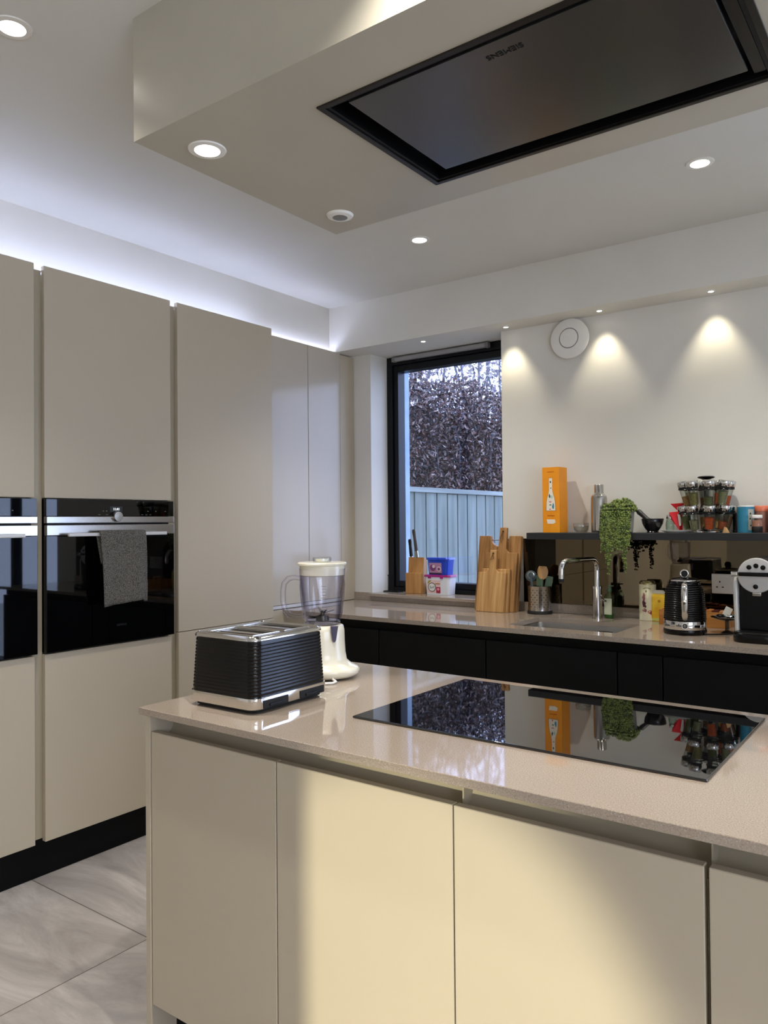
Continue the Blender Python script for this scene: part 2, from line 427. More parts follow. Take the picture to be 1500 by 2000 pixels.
# ================================================================== outside
struct('ground', MB().box(-12, 8, 3.95, 20, -0.12, -0.02), mat('garden_ground', rgb(96, 98, 92), 0.9), 'garden ground').name = 'floor_garden'
render_mat = mat('outside_render', rgb(150, 170, 190), 0.9); noise_col(render_mat, rgb(140, 160, 180), rgb(160, 180, 198), 9, 5)
# outside return of the house wall beside the window
struct('wall_outside', MB().box(-3.4, -2.752, 3.905, 4.015, 0, 2.9), render_mat, 'pale rendered outside wall beside the window')
# fence
fr = thing('garden_fence', 'weathered vertical board fence seen through the window', 'fence', (-3.05, 4.4, 0))
random.seed(5)
bw = 0.146
for k in range(17):
    y0 = -0.35 + k * bw
    MB().box(-0.012, 0.012 , y0 + 0.007, y0 + bw - 0.007, 0.0, 1.555 + random.uniform(-0.003, 0.003), 0.002, M=Matrix.Rotation(0.0, 4, 'Z')).build('board', fence_wood, fr)
MB().box(-0.03, 0.03, -0.36, 17 * bw - 0.34, 1.557, 1.592, 0.003).build('capping_rail', fence_rail, fr)
MB().box(-0.05, -0.013, -0.36, 17 * bw - 0.34, 0.35, 0.43).box(-0.05, -0.013, -0.36, 17 * bw - 0.34, 1.25, 1.33).build('back_rail', fence_rail, fr)

def leaf_mat(name, cols):
    m = mat(name, cols[0], 0.55, spec=0.4)
    n, l, p = nodes(m)
    g = n.new('ShaderNodeNewGeometry')
    cr = n.new('ShaderNodeValToRGB'); cr.color_ramp.interpolation = 'CONSTANT'
    e = cr.color_ramp.elements
    while len(e) < len(cols): e.new(0.5)
    for i, c in enumerate(cols): e[i].position = i / len(cols); e[i].color = c
    l.new(g.outputs['Random Per Island'], cr.inputs['Fac']); l.new(cr.outputs['Color'], p.inputs['Base Color'])
    return m
def leaves(mb, n, box, size, rnd, shape=None):
    x0, x1, y0, y1, z0, z1 = box
    k = 0
    while k < n:
        c = Vector((rnd.uniform(x0, x1), rnd.uniform(y0, y1), rnd.uniform(z0, z1)))
        if shape and not shape(c): k += 1; continue
        s = size * rnd.uniform(0.6, 1.3)
        a = Vector((rnd.gauss(0, 1), rnd.gauss(0, 1), rnd.gauss(0, 1))).normalized(); b = a.orthogonal().normalized()
        b = (Matrix.Rotation(rnd.uniform(0, 6.28), 3, a) @ b)
        q = a.cross(b)
        fold = q * 0.22 * s
        mb.add([c - b * s, c + a * s * 0.42 + fold, c + b * s, c - a * s * 0.42 + fold], [(0, 1, 2), (0, 2, 3)])
        k += 1
rnd = random.Random(11)
beech_leaf = leaf_mat('dry_beech_leaves', [rgb(75, 50, 47), rgb(100, 70, 63), rgb(49, 34, 37), rgb(122, 100, 95), rgb(63, 49, 52), rgb(37, 27, 31), rgb(137, 116, 109), rgb(85, 59, 54), rgb(57, 60, 68), rgb(160, 147, 141)])
hg = thing('beech_hedge', 'clipped hedge of dry brown beech leaves behind the fence', 'hedge', (-3.75, 6.0, 0))
mb = MB()
top = lambda c: c.z < 2.62 + 0.045 * (c.y) + 0.05 * sin(c.y * 5 + c.x * 3) + 0.03 * sin(c.y * 17)
leaves(mb, 30000, (0.02, 0.24, -1.9, 3.2, 1.3, 3.0), 0.024, rnd, top)
leaves(mb, 7000, (-0.35, 0.06, -1.9, 3.2, 1.8, 3.0), 0.03, rnd, top)
mb.build('foliage', beech_leaf, hg, smooth=0)
mb = MB()
for k in range(60):
    y = rnd.uniform(-1.8, 3.1); x = rnd.uniform(-0.15, 0.1); p = [(x, y, 0)]
    for q in range(1, 7): p.append((x + rnd.uniform(-.06, .06), y + rnd.uniform(-.12, .12), q * 0.41))
    mb.tube(p, [0.016 - 0.0018 * q for q in range(7)], 5)
mb.build('stems', mat('hedge_bark', rgb(92, 96, 104), 0.8), hg)
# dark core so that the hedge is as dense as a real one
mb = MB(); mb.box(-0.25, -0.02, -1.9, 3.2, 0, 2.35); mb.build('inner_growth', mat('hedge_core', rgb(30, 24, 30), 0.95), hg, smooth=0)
tall_leaf = leaf_mat('hazed_hedge_leaves', [rgb(131, 118, 131), rgb(152, 141, 152), rgb(108, 96, 113), rgb(168, 159, 152), rgb(101, 90, 106), rgb(182, 173, 160)])  # haze over the upper hedge is put into these pale leaf colours
tg = thing('tall_hedge', 'taller loose hedge behind the beech hedge, coloured pale as haze', 'hedge', (-6.6, 9.5, 0))
mb = MB(); leaves(mb, 15000, (-0.5, 0.5, -3.2, 5.2, 2.2, 6.0), 0.05, rnd)
mb.build('foliage', tall_leaf, tg, smooth=0)
mb = MB()
for k in range(30):
    y = rnd.uniform(-3, 5); p = [(0, y, 0)]
    for q in range(1, 8): p.append((rnd.uniform(-.1, .1), y + rnd.uniform(-.2, .2), q * 0.8))
    mb.tube(p, [0.05 - 0.006 * q for q in range(8)], 5)
mb.build('stems', MATS['hedge_bark'], tg)

# ================================================================== lights of the room
def downlight(x, y, z, label, e, on=True, r=0.040, name='ceiling_spotlight', group=None, col=NEUT, cone=110, aim=(0, 0, -1)):
    t = thing(name, label, 'spotlight', (x, y, z), group=group)
    MB().lathe([(r * 0.78, 0.0), (r * 0.80, -0.004), (r * 1.16, -0.003), (r * 1.20, 0.0)], 32, cap=(False, False)).build('bezel', white_plastic, t)
    MB().lathe([(r * 0.79, -0.001), (r * 0.6, -0.002), (0.001, -0.003)], 32, cap=(False, True)).build('lens', bulb if on else lens_off, t)
    if on: lamp('SPOT', 'light_source', (0, 0, -0.012), e, col, aim=aim, size=0.02, cone=cone, blend=0.8, parent=t)
    return t
downlight(-1.889, 1.007, CZ, 'lit ceiling spotlight in the upper left corner, left of the dropped box', E_CEIL)
downlight(-0.701, 2.842, CZ, 'lit ceiling spotlight above the spice rack, rightmost in the ceiling', E_CEIL)
downlight(-1.893, 2.854, CZ, 'lit ceiling spotlight above the window, between box and bulkhead', E_CEIL)
for (x, y) in ((0.6, 2.85), (1.9, 2.85), (1.9, 1.0), (-0.66, 1.03), (0.5, 1.03), (-1.89, -1.6), (0.3, -1.6), (1.9, -1.6), (-1.89, -2.8), (1.9, -2.8)):  # assumed unseen spotlights, placed for room light and the glow on the ceiling box
    downlight(x, y, CZ, 'assumed lit ceiling spotlight in the part of the room out of view', E_CEIL * (1.6 if y == 1.03 else 2.0 if y < 0 else 1), group='assumed ceiling spotlights out of view')
downlight(-1.505, 1.305, BX_Z, 'lit spotlight under the near left corner of the dropped ceiling box', E_BOX)
t = thing('round_sensor', 'unlit round white fitting under the far left corner of the ceiling box', 'sensor', (-1.506, 1.831, BX_Z))
MB().lathe([(0.022, -0.008), (0.024, -0.009), (0.038, -0.006), (0.042, 0.0)], 32, cap=(False, False)).build('bezel', white_plastic, t)
MB().lathe([(0.0235, -0.0085), (0.012, -0.011), (0.001, -0.011)], 32, cap=(False, True)).build('lens', lens_off, t)
for x, lb in ((-2.329, 'small lit spotlight under the bulkhead in front of the window'), (-1.825, 'small lit spotlight under the bulkhead at the corner of window and wall'),
              (-1.334, 'small lit spotlight under the bulkhead just right of the round white vent'), (-0.835, 'small lit spotlight under the bulkhead, rightmost, above the spice rack')):
    downlight(x, 3.54, 2.338, lb, E_BULK, r=0.0145, name='bulkhead_spotlight', col=(1.0, 0.90, 0.68), cone=72, aim=(0, 0.16, -1))
downlight(-0.335, 3.54, 2.338, 'small assumed spotlight under the bulkhead out of view', E_BULK, r=0.0145, name='bulkhead_spotlight', col=(1.0, 0.90, 0.68), cone=72, aim=(0, 0.16, -1))  # assumed unseen spotlight continuing the visible row
# cool LED strip lying on top of the tall cabinets
st = MB().box(-2.845, -2.833, -0.25, 2.815, 2.3205, 2.3265)
tag(st.build('led_strip', led, smooth=0), 'cool white light strip on top of the tall cabinets', 'light strip')
st = MB().box(-2.922, -2.912, 2.84, 3.45, 2.3205, 2.3265)
tag(st.build('led_strip', led, smooth=0), 'cool white light strip on top of the glossy corner cabinet', 'light strip')

# hood
h = thing('cooker_hood', 'flush dark glass extractor hood set in the dropped ceiling box', 'cooker hood', ((hx0 + hx1) / 2, (hy0 + hy1) / 2, BX_Z))
hw, hd = (hx1 - hx0) / 2, (hy1 - hy0) / 2
fm = MB()
for a in ((-hw - 0.004, -hw + 0.010, -hd - 0.004, hd + 0.004), (hw - 0.010, hw + 0.004, -hd - 0.004, hd + 0.004), (-hw + 0.010, hw - 0.010, -hd - 0.004, -hd + 0.010), (-hw + 0.010, hw - 0.010, hd - 0.010, hd + 0.004)):
    fm.box(a[0], a[1], a[2], a[3], -0.004, 0.03, 0.001)
fm.build('frame', dark_steel, h)
MB().box(-hw + 0.011, hw - 0.011, -hd + 0.011, hd - 0.011, 0.045, 0.06).box(-hw + 0.011, -hw + 0.02, -hd + 0.011, hd - 0.011, 0.0, 0.045).box(hw - 0.02, hw - 0.011, -hd + 0.011, hd - 0.011, 0.0, 0.045).box(-hw + 0.02, hw - 0.02, -hd + 0.011, -hd + 0.018, 0, 0.045).box(-hw + 0.02, hw - 0.02, hd - 0.018, hd - 0.011, 0, 0.045).build('extraction_well', MATS['black_satin_plastic'], h, smooth=0)
MB().box(hw - 0.046, hw - 0.022, -hd + 0.03, hd - 0.03, 0.004, 0.02, 0.002).build('control_strip', dark_steel, h)
pan = MB().box(-hw + 0.070, hw - 0.052, -hd + 0.022, hd - 0.064, -0.004, 0.004, 0.0015).build('glass_panel', hood_glass, h)
writing('SIEMENS', 0.022, at(0.005, -hd + 0.062, -0.0045) @ Matrix.Rotation(pi, 4, 'X') @ Matrix.Rotation(pi, 4, 'Z'), black_soft, pan)

# round vent on the wall
v = thing('air_vent', 'round white air vent high on the back wall under the bulkhead', 'vent', (-1.505, 3.62, 2.240))
Mx = Matrix.Rotation(pi / 2, 4, 'X')
MB().lathe([(0.06, 0.0), (0.06, 0.022), (0.098, 0.024), (0.098, 0.030), (0.09, 0.034), (0.05, 0.040)], 56, M=Mx).build('dish', white_plastic, v)
MB().lathe([(0.045, 0.040), (0.045, 0.043), (0.036, 0.045), (0.001, 0.0455)], 40, M=Mx).build('centre_cap', white_plastic, v)
MB().lathe([(0.046, 0.0402), (0.0485, 0.0406), (0.050, 0.0402)], 40, M=Mx, cap=(False, False)).build('slot_ring', lens_off, v)

# ================================================================== tall cabinet run on the left
PX = -2.783                         # plane of the door fronts
def tall(y0, y1, label, split):
    t = thing('tall_cabinet', label, 'cabinet', (-3.0, (y0 + y1) / 2, 0))
    a, b = y0 - (y0 + y1) / 2, y1 - (y0 + y1) / 2
    sd = 0.018
    k = MB()
    k.box(-0.115, 0.140, a - sd, a, 0.15, 2.318).box(-0.115, 0.140, b, b + sd, 0.15, 2.318)
    k.box(-0.115, -0.105, a, b, 0.15, 2.318)
    k.box(-0.105, 0.140, a, b, 2.302, 2.318).box(-0.105, 0.140, a, b, 0.15, 0.168)
    k.build('carcass', rail_greige, t, smooth=0)
    for i, (z0, z1) in enumerate(split):
        MB().box(PX + 3.0 - 0.022, PX + 3.0, a + 0.001, b - 0.001, z0, z1, 0.0012, 1).build('door', greige, t)
    return t
OV0, OV1 = 0.860, 1.447
tall(2.233, 2.830, 'tall greige larder cabinet right of the ovens, beside the glossy corner cabinet', ((0.15, 0.864), (0.867, 2.338)))
tall(1.604, 2.196, 'tall greige cabinet around the oven with the towel', ((0.15, OV0 - 0.004), (OV1 + 0.004, 2.338)))
tall(0.974, 1.566, 'tall greige cabinet around the leftmost oven', ((0.15, OV0 - 0.004), (OV1 + 0.004, 2.338)))
tall(0.344, 0.936, 'tall greige cabinet left of the ovens, out of view', ((0.15, 0.864), (0.867, 2.338)))
tall(-0.32, 0.306, 'tall greige cabinet at the near end of the run, out of view', ((0.15, 0.864), (0.867, 2.338)))
for yc, wd, lb in ((0.325, 0, 'out of view at the near end'), (0.955, 0, 'left of the leftmost oven'), (1.585, 0, 'between the two ovens'), (2.2145, 0, 'between the towel oven and the larder')):
    tag(MB().box(-2.8215, -2.8058, yc - 0.021, yc + 0.021, 0.16, 2.322).build('handle_channel', rail_greige, smooth=0), 'recessed vertical grip channel ' + lb, 'handle channel')
tag(MB().box(-2.86, -2.842, -0.33, 2.848, 0, 0.149).build('plinth', plinth_black, smooth=0), 'black plinth under the tall cabinets', 'plinth')

# ovens
def oven(yc, label, disp):
    t = thing('oven', label, 'oven', (PX, yc, OV0))
    H = OV1 - OV0
    MB().box(-0.07, -0.004, -0.285, 0.285, 0.0, H, 0.002).build('housing', black_soft, t)
    cp = MB().box(-0.0035, 0.014, -0.297, 0.297, 0.521, H, 0.001).build('control_panel', oven_glass, t)
    MB().box(-0.0035, 0.018, -0.297, 0.297, 0.494, 0.520, 0.002).build('trim_bar', steel, t)
    dr = MB().box(-0.0035, 0.016, -0.297, 0.297, 0.004, 0.446, 0.001).build('door', oven_glass, t)
    MB().box(0.0, 0.019, -0.297, 0.297, 0.447, 0.487, 0.002).build('door_top_strip', steel, dr)
    hd = MB().box(0.046, 0.058, -0.229, 0.229, 0.442, 0.456, 0.003)
    hd.box(0.018, 0.048, -0.205, -0.190, 0.444, 0.454).box(0.018, 0.048, 0.190, 0.205, 0.444, 0.454)
    hd.build('handle', alu, dr)
    Kx = Matrix.Rotation(pi / 2, 4, 'Y')
    MB().lathe([(0.021, 0.014), (0.021, 0.030), (0.0195, 0.033), (0.001, 0.0335)], 40, M=at(0, 0.007, 0.520) @ Kx).build('dial', steel, t)
    MB().box(0.0142, 0.0147, -0.022, 0.038, 0.538, 0.562).build('display', mat('display_dark', rgb(32, 34, 40), 0.2) if disp else MATS['display_dark'], cp, smooth=0)
    writing('11:41', 0.014, at(0.0149, 0.008, 0.550) @ SIDE_X, mat('display_digits', (1, 1, 1, 1), emit=(0.9, 0.95, 1, 1), es=1.2) if disp else MATS['display_digits'], cp)
    for q in (-0.055, -0.040, 0.16, 0.20, 0.25): MB().box(0.0142, 0.0145, q, q + 0.006, 0.541, 0.5435).build('symbol', MATS['lens_unlit'], cp, smooth=0)
    for q in (-0.075, -0.04, -0.01, 0.13, 0.15, 0.17): MB().box(0.0142, 0.0145, q, q + 0.009, 0.527, 0.5285).build('symbol', MATS['lens_unlit'], cp, smooth=0)
    writing('SIEMENS', 0.013, at(0.0164, 0.03, 0.075) @ SIDE_X, MATS['dark_steel'], dr)
    return t
oven(1.900, 'built-in black glass oven with a grey towel over its handle', True)
oven(1.270, 'built-in black glass oven at the left edge, without a towel', False)

# towel
tw = mat('grey_towel', rgb(112, 108, 100), 0.95, spec=0.1)
def _tw():
    n, l, p = nodes(tw); v = texco(tw, (1, 1, 1))
    t = n.new('ShaderNodeTexVoronoi'); t.inputs['Scale'].default_value = 260; l.new(v, t.inputs['Vector'])
    cr = n.new('ShaderNodeValToRGB'); cr.color_ramp.elements[0].color = rgb(138, 133, 124); cr.color_ramp.elements[1].color = rgb(78, 75, 69)
    cr.color_ramp.elements[1].position = 0.7
    l.new(t.outputs['Distance'], cr.inputs['Fac']); l.new(cr.outputs[0], p.inputs['Base Color'])
    b = n.new('ShaderNodeBump'); b.inputs['Strength'].default_value = 0.7; b.inputs['Distance'].default_value = 0.004; b.invert = True
    l.new(t.outputs['Distance'], b.inputs['Height']); l.new(b.outputs['Normal'], p.inputs['Normal'])
_tw()
def towel():
    rndt = random.Random(3)
    R = 0.0115; NU, path = 30, []
    # profile over the rail: back drop, over the top, front drop
    for k in range(10): path.append((-R + 0.0, -0.12 * (1 - k / 10)))
    for k in range(9):
        a = pi - k * pi / 8; path.append((R * cos(a), R * sin(a) * 0.9))
    for k in range(1, 26): path.append((R + 0.002 + 0.005 * sin(k / 25 * pi), -0.290 * k / 25))
    vs, fs = [], []
    for i, (px, pz) in enumerate(path):
        for j in range(NU + 1):
            u = j / NU
            front = i > 18; dep = (i - 18) / 25 if front else 0
            w0, w1 = 0.000, 0.214
            if i < 10: w0 = 0.022 * (1 - i / 10); w1 = 0.214 - w0
            if front: w0 += 0.012 * dep; w1 += 0.006 * dep * (1 if dep < .7 else 1.6)
            y = w0 + (w1 - w0) * u
            wav = (0.0035 * sin(u * 9 + dep * 2) + 0.0025 * sin(u * 17 + 1)) * (0.3 + dep)
            z = pz + (0.018 * dep * (u - 0.0) * (1 if u < .93 else .4))
            vs.append((px + (wav if front else -abs(wav) * 0.5), y, z))
    n = NU + 1
    for i in range(len(path) - 1):
        for j in range(NU): fs.append((i * n + j, i * n + j + 1, (i + 1) * n + j + 1, (i + 1) * n + j))
    mb = MB(); mb.add(vs, fs)
    o = mb.build('towel', tw, None, loc=(PX + 0.052, 1.799, OV0 + 0.4505), smooth=80)
    s = o.modifiers.new('thick', 'SOLIDIFY'); s.thickness = 0.004; s.offset = 1
    tag(o, 'grey waffle hand towel hanging over the oven handle', 'towel')
towel()

# glossy corner cabinet standing on the worktop
t = thing('corner_cabinet', 'glossy greige full-height corner cabinet beside the window', 'cabinet', (-2.88, 3.2, 0))
def gd(y0, y1, z0, z1, nm='door', m=greige_gloss): return MB().box(-0.020, 0.0, y0 - 3.2, y1 - 3.2, z0, z1, 0.0012, 1).build(nm, m, t)
gd(2.851, 3.209, 0.912, 2.338); gd(3.213, 3.488, 0.912, 2.338)
gd(3.490, 3.618, 0.892, 2.330, 'filler_panel', greige)
MB().box(-0.018, 0.001, 2.851 - 3.2, 3.488 - 3.2, 0.8925, 0.9095, 0.001).build('bottom_trim', alu, t)
MB().box(-0.235, -0.021, 2.851 - 3.2, 3.618 - 3.2, 0.8925, 2.318).build('carcass', greige, t, smooth=0)
tag(MB().box(-2.88, -2.862, 2.851, 2.979, 0, 0.889).box(-2.88, -2.720, 3.003, 3.0245, 0, 0.868).box(-2.88, -2.862, 2.979, 3.003, 0, 0.8695).build('end_panel', greige, smooth=0), 'narrow greige filler panel under the corner cabinet beside the worktop', 'panel')

# ================================================================== back run of black cabinets
CT = 0.89
edges = [(-2.715, -2.254), (-2.248, -1.668), (-1.662, -1.081), (-1.075, -0.905), (-0.899, -0.302), (-0.296, 0.25)]
labs = ['black base cabinet in the corner left of the sink run', 'black base cabinet under the window, left of the sink', 'black base cabinet under the sink',
        'narrow black base cabinet right of the sink', 'black base cabinet under the kettle and coffee machine', 'black base cabinet at the right end, out of view']
for (a, b), lb in zip(edges, labs):
    t = thing('base_cabinet', lb, 'cabinet', ((a + b) / 2, 3.3, 0))
    hw = (b - a) / 2
    MB().box(-hw - 0.002, hw + 0.002, -0.26, 0.30, 0.12, 0.66).box(-hw - 0.002, hw + 0.002, -0.26, -0.250, 0.66, 0.862).build('carcass', black_matt, t, smooth=0)
    MB().box(-hw, hw, -0.295, -0.275, 0.12, 0.826, 0.0012, 1).build('door', black_matt, t)
tag(MB().box(-2.86, 0.25, 3.028, 3.036, 0.826, 0.868).build('handle_channel', plinth_black, smooth=0), 'black grip channel above the black doors', 'handle channel')
tag(MB().box(-2.86, 0.25, 3.07, 3.085, 0, 0.119).build('plinth', plinth_black, smooth=0), 'black plinth under the black base cabinets', 'plinth')
# worktop with sink cut-out
sx0, sx1, sy0, sy1 = -1.595, -1.110, 3.085, 3.395
wk = thing('worktop', 'greige quartz worktop with an undermounted sink along the back wall', 'worktop', (-1.3, 3.3, CT))
mb = MB()
for a in ((-2.879, sx0, 2.98, 3.619), (sx1, 0.27, 2.98, 3.619), (sx0, sx1, 2.98, sy0), (sx0, sx1, sy1, 3.619)):
    mb.box(a[0] + 1.3, a[1] + 1.3, a[2] - 3.3, a[3] - 3.3, -0.020, 0)
mb.build('slab', quartz, wk, smooth=0)
tag(MB().box(-2.755, -1.85, 3.606, 3.6195, CT + .0005, CT + .0245).box(-2.879, -2.7555, 3.606, 3.6195, CT + .0005, CT + .045).box(-1.849, 0.27, 3.606, 3.6195, CT + .0005, CT + .045).build('upstand', quartz, smooth=0), 'low greige quartz upstand along the back of the worktop', 'upstand')
sk = thing('sink', 'undermounted rectangular steel sink in the back worktop', 'sink', ((sx0 + sx1) / 2, (sy0 + sy1) / 2, CT - 0.021))
w, dd = sx1 - sx0, sy1 - sy0
P = lambda g, z: ring(rr(w - g, dd - g, 0.03, 6), z)
MB().loft([P(-0.03, 0), P(0.0, 0), P(0.004, -0.004), P(0.006, -0.16), P(0.03, -0.175), P(0.2, -0.178)], (False, True)).build('bowl', mat('sink_steel', rgb(150, 148, 144), 0.32, metal=1.0), sk)
MB().lathe([(0.045, -0.1775), (0.045, -0.174), (0.03, -0.175), (0.001, -0.176)], 32).build('drain', chrome, sk)
MB().box(0.05, 0.115, dd / 2 - 0.012, dd / 2 - 0.0035, -0.052, -0.020, 0.001).build('overflow', dark_steel, sk)

# splashback and shelf
tag(MB().box(-1.775, 0.26, 3.611, 3.6195, 0.936, 1.258).build('splashback', mirror, smooth=0), 'bronze mirror splashback under the black shelf', 'splashback')
tag(MB().box(-1.670, 0.26, 3.43, 3.6195, 1.2585, 1.29, 0.001, 1).build('wall_shelf', mat('shelf_black', rgb(30, 32, 35), 0.45), smooth=30), 'long black floating shelf on the back wall', 'shelf')
# socket
s = thing('power_socket', 'white double wall socket behind the coffee machine', 'socket', (-0.864, 3.6105, 1.022))
MB().box(0, 0.146, -0.009, 0, 0, 0.086, 0.003).build('plate', white_plastic, s)
so = MB()
for cx in (0.034, 0.112):
    so.box(cx - 0.0025, cx + 0.0025, -0.0093, -0.009, 0.048, 0.056).box(cx - 0.016, cx - 0.008, -0.0093, -0.009, 0.026, 0.031).box(cx + 0.008, cx + 0.016, -0.0093, -0.009, 0.026, 0.031)
so.build('pin_holes', rubber, s, smooth=0)
for cx in (0.063, 0.083): MB().box(cx - 0.0055, cx + 0.0055, -0.012, -0.009, 0.052, 0.074, 0.0015).build('switch', white_plastic, s)

# ================================================================== island
iw = thing('island_worktop', 'greige quartz worktop of the kitchen island', 'worktop', (-0.5, 1.6, CT))
MB().box(-1.150, 1.15, 1.198 - 1.6, 1.988 - 1.6, -0.0175, 0.0, 0.0012, 1).build('slab', quartz, iw)
tag(MB().box(-1.655, -1.6365, 1.222, 1.965, 0.0, 0.872, 0.0008, 1).build('end_panel', greige), 'greige end panel closing the left side of the island', 'panel')
ied = [(-1.634, -1.2015), (-1.1985, -0.7515), (-0.7485, -0.3105), (-0.3035, 0.140), (0.144, 0.63)]
il = ['leftmost greige base cabinet of the island, below the toaster', 'second greige base cabinet of the island from the left, partly in warm light',
      'brightly lit greige base cabinet of the island below the hob front', 'greige base cabinet of the island at the right edge of the photo', 'greige base cabinet of the island out of view']
for (a, b), lb in zip(ied, il):
    t = thing('island_cabinet', lb, 'cabinet', ((a + b) / 2, 1.6, 0))
    hw = (b - a) / 2
    MB().box(-hw - 0.0012, hw + 0.0012, -0.355, 0.355, 0.15, 0.800).build('carcass', rail_greige, t, smooth=0)
    MB().box(-hw, hw, -0.376, -0.356, 0.145, 0.826, 0.0014, 1).build('door', greige, t)
ch = MB()
pf = [(1.300, 0.8715), (1.300, 0.850), (1.296, 0.832), (1.288, 0.818), (1.276, 0.8085), (1.262, 0.804), (1.247, 0.8035), (1.247, 0.8015), (1.3025, 0.8015), (1.3025, 0.8715)]
ch.prism(pf, -1.636, 0.63, 'x')
chn = tag(ch.build('handle_channel', rail_greige, smooth=60), 'curved greige grip channel under the island worktop', 'handle channel')
for jx in (-0.307, -0.750): MB().box(jx - .0015, jx + .0015, 1.262, 1.2995, 0.812, 0.871).build('joint_strip', rail_greige, chn, smooth=0)
tag(MB().box(-1.636, 0.63, 1.30, 1.315, 0, 0.149).build('plinth', plinth_black, smooth=0), 'black recessed plinth under the island', 'plinth')
# hob
hbo = thing('induction_hob', 'flush black glass induction hob in the island worktop', 'hob', (-0.746, 1.675, CT))
MB().box(-0.394, 0.394, -0.258, 0.258, 0.0003, 0.0055, 0.0022, 2).build('glass_plate', black_glass, hbo)

# ================================================================== things on the island
# toaster
t = thing('toaster', 'black ribbed four-slice toaster with chrome rims on the island', 'toaster', (-1.460, 1.432, CT), rotz=0.02)
TW, TD = 0.232, 0.276
rings = []
NB = 15
def tr(z, ex):
    k = 1 - 0.05 * (z - 0.04) / 0.13
    return ring(rr(TW * k + ex, TD * k + ex, 0.028, 8), z)
rings.append(tr(0.038, 0))
for i in range(NB):
    z = 0.044 + i * 0.0083
    rings += [tr(z, -0.0022), tr(z + 0.0018, -0.0004), tr(z + 0.0042, 0.0004), tr(z + 0.0066, -0.0004)]
rings += [tr(0.170, -0.002), tr(0.1725, -0.002)]
MB().loft(rings).build('body', black_plastic, t, smooth=60)
b = MB()
def R2(w, d, z, r=0.028): return ring(rr(w, d, r, 8), z)
b.loft([R2(TW + .004, TD + .004, 0.012), R2(TW + .006, TD + .006, 0.014), R2(TW + .004, TD + .004, 0.038), R2(TW - .004, TD - .004, 0.0395)])
b.build('chrome_base', chrome, t, smooth=40)
MB().loft([R2(TW - .016, TD - .016, 0.004), R2(TW - .012, TD - .012, 0.012)]).build('underside', rubber, t)
for sx in (-1, 1):
    for sy in (-1, 1): MB().lathe([(0.009, 0.0), (0.009, 0.005)], 16, c=(sx * 0.085, sy * 0.105, 0)).build('foot', rubber, t)
for y0, y1 in ((-0.110, -0.022), (0.022, 0.116)):
    MB().box(TW / 2 - 0.01, TW / 2 + 0.0045, y0, y1, 0.0125, 0.031, 0.001).build('control_recess', rubber, t)
    MB().box(TW / 2 + 0.003, TW / 2 + 0.007, y0 + .02, y1 - .02, 0.015, 0.022, 0.001).build('crumb_tray_tab', black_soft, t)
# chrome top: frame around four slots
TWt, TDt = TW * 0.95, TD * 0.95
tp = MB()
slots = [(-0.098, -0.066), (-0.046, -0.014), (0.014, 0.046), (0.066, 0.098)]
xs = 0.074
o_ = rr(TWt, TDt, 0.026, 8)
tp.loft([ring(o_, 0.172), ring(rr(TWt + .004, TDt + .004, .028, 8), 0.174), ring(rr(TWt + .003, TDt + .003, .028, 8), 0.179), ring(rr(TWt - .012, TDt - .012, .022, 8), 0.1845), ring(rr(TWt - .014, TDt - .014, .022, 8), 0.1825), ring(rr(TWt - .016, TDt - .016, .022, 8), 0.178)], (False, False))
tp.build('chrome_rim', chrome, t, smooth=50)
tt = MB()
tt.box(-TWt / 2 + .008, -xs, -TDt / 2 + .008, TDt / 2 - .008, 0.174, 0.1805, 0.001).box(xs, TWt / 2 - .008, -TDt / 2 + .008, TDt / 2 - .008, 0.174, 0.1805, 0.001)
ys = [-TDt / 2 + .008] + [v for s_ in slots for v in s_] + [TDt / 2 - .008]
for i in range(0, len(ys), 2): tt.box(-xs, xs, ys[i], ys[i + 1], 0.174, 0.1805, 0.001)
tt.build('top_plate', steel, t)
for a_, b_ in slots:
    sl = MB(); sl.box(-xs - .001, xs + .001, a_ - .001, b_ + .001, 0.1735, 0.1745)
    sl.build('slot', rubber, t, smooth=0)
for a_, b_ in ((slots[0][0], slots[1][1]), (slots[2][0], slots[3][1])):
    g = MB()
    for (x0, x1, y0, y1) in ((-xs - .004, xs + .004, a_ - .006, a_ - .002), (-xs - .004, xs + .004, b_ + .002, b_ + .006), (-xs - .006, -xs - .002, a_ - .006, b_ + .006), (xs + .002, xs + .006, a_ - .006, b_ + .006)):
        g.box(x0, x1, y0, y1, 0.180, 0.1845, 0.0015)
    g.build('slot_surround', chrome, t)
for y in (-0.055, 0.055):
    MB().box(-TW / 2 - 0.020, -TW / 2 + 0.004, y - 0.018, y + 0.018, 0.150, 0.160, 0.003).build('lever', chrome, t)

# blender
t = thing('blender', 'cream blender with a clear jug standing behind the toaster', 'blender', (-1.515, 1.745, CT), rotz=radians(-36 + 180 + 36))
t.rotation_euler[2] = radians(36.4)      # local x is roughly to the right in the photo
bs = MB()
E_ = lambda rx, ry, z, cx=0.0, n=40: [Vector((cx + rx * cos(2 * pi * k / n), ry * sin(2 * pi * k / n), z)) for k in range(n)]
bs.loft([E_(.088, .076, .006, .008), E_(.098, .084, .014, .008), E_(.102, .088, .024, .008), E_(.098, .085, .032, .006), E_(.083, .076, .040, .003), E_(.072, .070, .052), E_(.068, .068, .075), E_(.066, .066, .110), E_(.065, .065, .140), E_(.062, .062, .153), E_(.056, .056, .156)])
bs.build('motor_base', cream_plastic, t, smooth=60)
for a in (0.8, 2.4, 3.9, 5.4): MB().lathe([(0.010, 0), (0.012, 0.008)], 16, c=(0.07 * cos(a), 0.06 * sin(a), 0)).build('foot', rubber, t)
